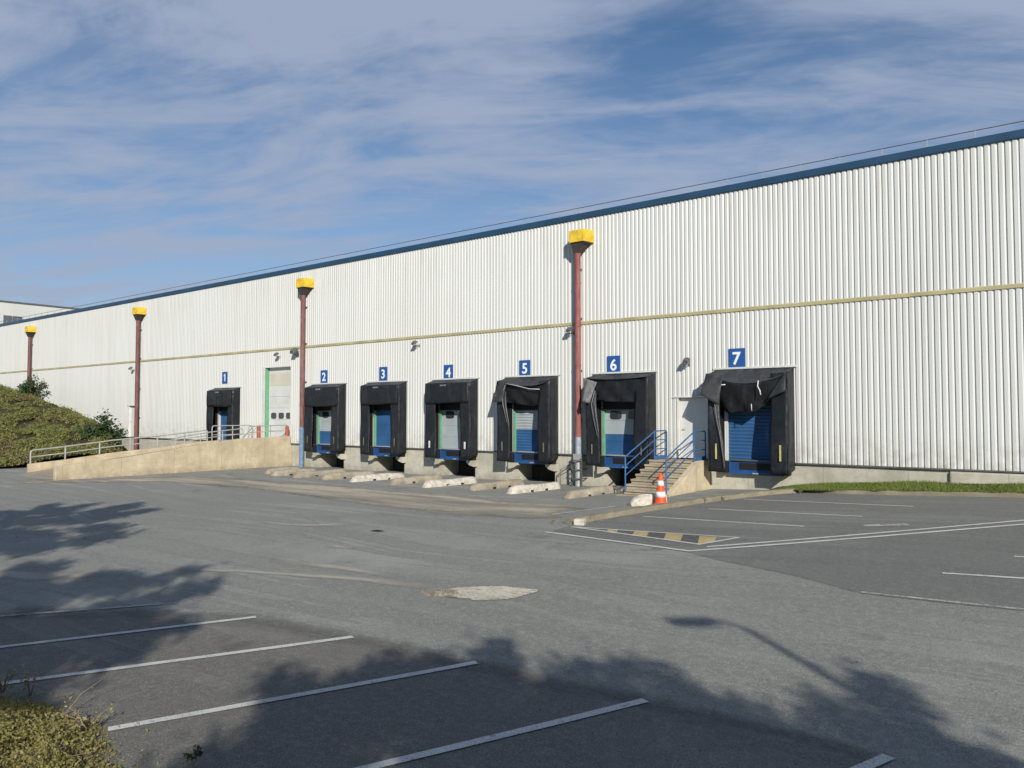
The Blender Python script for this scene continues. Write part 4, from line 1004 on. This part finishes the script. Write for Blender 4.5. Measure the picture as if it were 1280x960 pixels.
# street lamp behind the viewpoint (its shadow lies across the asphalt)
hd = G(928,783); L_ = sunh*(-1); hl = 7.6; base = hd - L_*(hl/math.tan(SUN_EL))
r = empty('street_lamp',(base.x,base.y,H(base.x,base.y)),0); tag(r,'tall grey street lamp behind the viewpoint casting the long thin shadow','street lamp')
mb = MB(); mb.tube([(0,0,0),(0,0,1.0)],.10,12); mb.tube([(0,0,1.0),(0,0,hl-.15)],[.075,.05],12); mb.build('pole', M['galv'], r, 'auto')
dl = RIGHT*-1
mb = MB(); mb.tube([(0,0,hl-.15),tuple(dl*.08+Vector((0,0,hl))),tuple(dl*.30+Vector((0,0,hl+.05)))],.035,8); mb.build('arm', M['galv'], r, 'auto')
q = dl*.50+Vector((0,0,hl+.05)); o = MB().box(-.30,.30,-.13,.13,-.06,.05).build('lamp_head', M['dark_steel'], r, bevel=.04); o.location = q; o.rotation_euler = (0,0,YAW)
o2 = MB().box(-.22,.22,-.10,.10,-.085,-.061).build('lens', M['pane'], o)

# ------------------------------------------------------------------ planted bank on the left
def bank(t_, D):
    t_ = t_+(21-D)*2.0
    Rg = np.interp(t_, [44,45.2,46.6,49,52.7,58,63.6,80,100], [0,.55,1.35,2.1,2.95,3.75,4.5,5.2,5.2]); ft = np.interp(t_, [44,47,50,60,80,100],[19.4,18.0,16.4,12.8,8,6])
    if D <= ft: return 0
    v = (D-ft)/(21-ft); 
    return Rg*(smooth(v)*.55+.45*min(1,v)) if v < 1 else Rg*(1-.25*smooth((D-21)/4))
nu, nv = 90, 44
mb = MB()
def bkf(u,v):
    t_ = 43.6+u*50; D = 5.5+v*19.3; z = bank(t_,D); z += (.16*math.sin(t_*1.3+D)*math.sin(D*1.1)+.1*math.sin(t_*3.1)*math.sin(D*2.7))*min(1,z)
    return (-t_, D-24.9, z-.03)
mb.grid(bkf, nu, nv); tag(mb.build('earth_bank', M['soil'], None, True), 'planted earth bank at the left against the warehouse', None, None, 'structure')
P = []; D_ = []
rg = np.random.default_rng(4); nm = 0
while nm < 620:
    u = rg.random()**1.5*.85; v = rg.random(); x,y,z = bkf(u,v)
    if z < .05: continue
    nm += 1; rad = rg.uniform(.30,.85); hh = rad*rg.uniform(.30,.60); k_ = int(330*rad/.6)
    th = rg.uniform(0,6.28,k_); rr_ = rad*np.sqrt(rg.random(k_)); dome = hh*np.sqrt(np.maximum(0,1-(rr_/rad)**2))
    for q in range(k_):
        xx = x+rr_[q]*math.cos(th[q]); yy = y+rr_[q]*math.sin(th[q]); zz = bank(-xx, yy+24.9)
        if zz > .02 and yy < -.1: (P if nm%9 else D_).append((xx,yy,zz+dome[q]*(rg.random()**.35)+.02+(.25*rg.random() if rg.random()<.04 else 0)))
V,Fq = leaf_quads(np.array(D_), .058, .8); tag(np_mesh('dry_growth', V, Fq, M['leaf_straw']), 'brownish dry patches of growth between the green cover on the bank', 'dry growth', None, 'stuff')
V,Fq = leaf_quads(np.array(P), .062, .8); tag(np_mesh('ground_cover', V, Fq, M['leaf_bank']), 'olive green ground cover on the earth bank', 'ground cover', None, 'stuff')
def bush(pos, rw, hh, n_, leaf, mat, label, seed, upright=False, wisps=14):
    r = empty('bush', pos); tag(r,label,'bush'); rg = np.random.default_rng(seed); mb = MB(); P = []
    for i in range(wisps):
        a = rg.uniform(0,6.28); d = rw*math.sqrt(rg.random()); h = hh*(1-.55*(d/rw)**2)*rg.uniform(.7,1.1); tip = np.array([d*math.cos(a),d*math.sin(a),h]); mid = tip*np.array([.5,.5,.55])
        mb.tube([(0,0,-.1),tuple(mid),tuple(tip)],[.03,.02,.006],6)
        k_ = n_//wisps; f = rg.random(k_)**.6; base = np.outer(f,tip)+np.outer(4*f*(1-f),mid-tip*.5)
        P.append(base+rg.normal(size=(k_,3))*(.10 if upright else .2)*rw)
    mb.build('stem', M['twig'], r); V,Fq = leaf_quads(np.concatenate(P), leaf, .8); V[:,2] = np.maximum(V[:,2], -.05)
    np_mesh('foliage', V, Fq, mat, r); return r
def on_wallplane(px,py,D): return W(px,py,D-24.9)
p = on_wallplane(128,550,20.4); bush((p.x,p.y,.35),1.05,2.2,5200,.10,M['leaf_bush'],'dark leafy bush at the right end of the bank near the ramp',21)
p = on_wallplane(41,497,21.6); bush((p.x,p.y,p.z-.3),1.0,1.9,2200,.09,M['leaf_bush'],'wispy green bush on the crest of the bank below the furthest pipe',22,True,24)
# ------------------------------------------------------------------ foreground cover at the lower left
fg_poly = [(-60,845),(0,868),(40,873),(84,882),(124,895),(152,914),(174,942),(184,962),(194,1000),(-100,1100),(-350,1000)]
fgw = [G(*q) for q in fg_poly]
def inside(x,y):
    c = False; n_ = len(fgw); j = n_-1
    for i in range(n_):
        a,b = fgw[i], fgw[j]
        if (a.y>y)!=(b.y>y) and x < (b.x-a.x)*(y-a.y)/(b.y-a.y)+a.x: c = not c
        j = i
    return c
def edge_d(x,y):
    m = 9
    for a,b in zip(fgw, fgw[1:]+fgw[:1]):
        ab = (b-a).to_2d(); t_ = max(0,min(1,((Vector((x,y))-a.to_2d()).dot(ab))/max(1e-6,ab.length_squared))); m = min(m,(a.to_2d()+ab*t_-Vector((x,y))).length)
    return m
bx = [v.x for v in fgw]; by = [v.y for v in fgw]; P=[]; base_pts=[]
rg = np.random.default_rng(9)
fb = MB(); m_c = sum(fgw,Vector())/len(fgw); n_=len(fgw)
vs = [(m_c.x,m_c.y,.10)]+[(q.x,q.y,.006) for q in fgw]+[(q.lerp(m_c,.3).x,q.lerp(m_c,.3).y,.06) for q in fgw]
fb.add(vs,[(1+i,1+(i+1)%n_,1+n_+(i+1)%n_,1+n_+i) for i in range(n_)]+[(0,1+n_+i,1+n_+(i+1)%n_) for i in range(n_)])
tag(fb.build('planting_bed', M['soil'], None, True), 'low soil bed at the lower left corner of the bays', None, None, 'structure')
while len(P) < 36000:
    x = rg.uniform(min(bx),max(bx)); y = rg.uniform(min(by),max(by))
    if not inside(x,y): continue
    e_ = edge_d(x,y); hgt = min(.30, .04+e_*.42); lump = .5+.5*math.sin(x*7+math.sin(y*5))*math.sin(y*8)
    P.append((x,y,hgt*(.35+.65*rg.random())*(.7+.5*lump)+.02))
P = np.array(P)
for q in range(1500):                                                      # creeping runners at the rim
    a_ = fgw[rg.integers(0,9)]; b_ = fgw[rg.integers(0,9)]; c_ = a_.lerp(b_, rg.random()*.25); P[rg.integers(0,34000)] = (c_.x+rg.normal()*.10, c_.y+rg.normal()*.10, .01+abs(rg.normal())*.05)
V,Fq = leaf_quads(P[:34000], .017, .9)
tag(np_mesh('ground_cover', V, Fq, M['leaf_fg']), 'yellowish small leaved ground cover in the lower left corner', 'ground cover', None, 'stuff')
V,Fq = leaf_quads(P[34000:]+np.array([0,0,.02]), .014, .9); tag(np_mesh('dry_leaves', V, Fq, M['leaf_dry']), 'pale dry leaves scattered over the corner ground cover', 'dry leaves', None, 'stuff')
mb = MB()
for q in range(260):
    i_ = rg.integers(0,34000); x,y,z = P[i_]; a = rg.uniform(0,6.28); L_2 = rg.uniform(.08,.22)
    mb.tube([(x,y,max(.01,z-.12)),(x+math.cos(a)*L_2*.5,y+math.sin(a)*L_2*.5,z+.02),(x+math.cos(a)*L_2,y+math.sin(a)*L_2,z+rg.uniform(-.02,.09))],[.004,.003,.0015],4)
tag(mb.build('cover_twigs', M['twig']), 'thin brown twigs sticking out of the corner ground cover', 'twigs', None, 'stuff')
def weed(px,py,h,seed,label,n_=5,mat='leaf_dry',spread=.5,lf=.022,perst=9):
    p = G(px,py); r = empty('weed', p); tag(r,label,'weed'); rg = np.random.default_rng(seed); mb = MB(); P=[]
    for i in range(n_):
        a = rg.uniform(0,6.28); tip = np.array([math.cos(a)*h*spread*rg.uniform(.4,1.2),math.sin(a)*h*spread*rg.uniform(.4,1.2),h*rg.uniform(.6,1)]); mid = tip*.5+np.array([0,0,h*.12])
        mb.tube([(0,0,-.02),tuple(mid),tuple(tip)],[.005,.004,.002],5)
        for f in rg.uniform(.35,1.02,perst): P.append((mid*2*f if f<.5 else mid+(tip-mid)*(2*f-1))+rg.normal(size=3)*.015)
    mb.build('stem', M['twig'], r); V,Fq = leaf_quads(np.array(P), lf, .9); np_mesh('leaves', V, Fq, M[mat], r)
weed(38,870,.27,1,'tall dry weed with pale seed heads at the edge of the corner cover',4)
weed(76,897,.36,2,'single arching dry stem beside the bay line',2,'leaf_dry',.9,.016,3)
weed(112,912,.22,3,'low pale weed on the end of the bay line',7,'leaf_dry',1.0)
weed(3,866,.22,4,'leafy tan weed at the left edge of the picture',9,'leaf_dry',.6)
weed(242,956,.16,5,'small dark sprig growing out of the asphalt',5,'leaf_bush',.5,.022,10)
for i,(px,py) in enumerate(((690,655),(735,652),(880,629),(905,626),(1000,617))):
    weed(px,py,.14,30+i,['tiny weed at the near tip of the kerb','tiny weed just behind the white kerb block','tiny weed halfway along the kerb','tiny weed on the kerb past the cone','tiny weed where the kerb meets the wall'][i],5,'grass',.6,.02,7)
print('objects', len(bpy.data.objects))
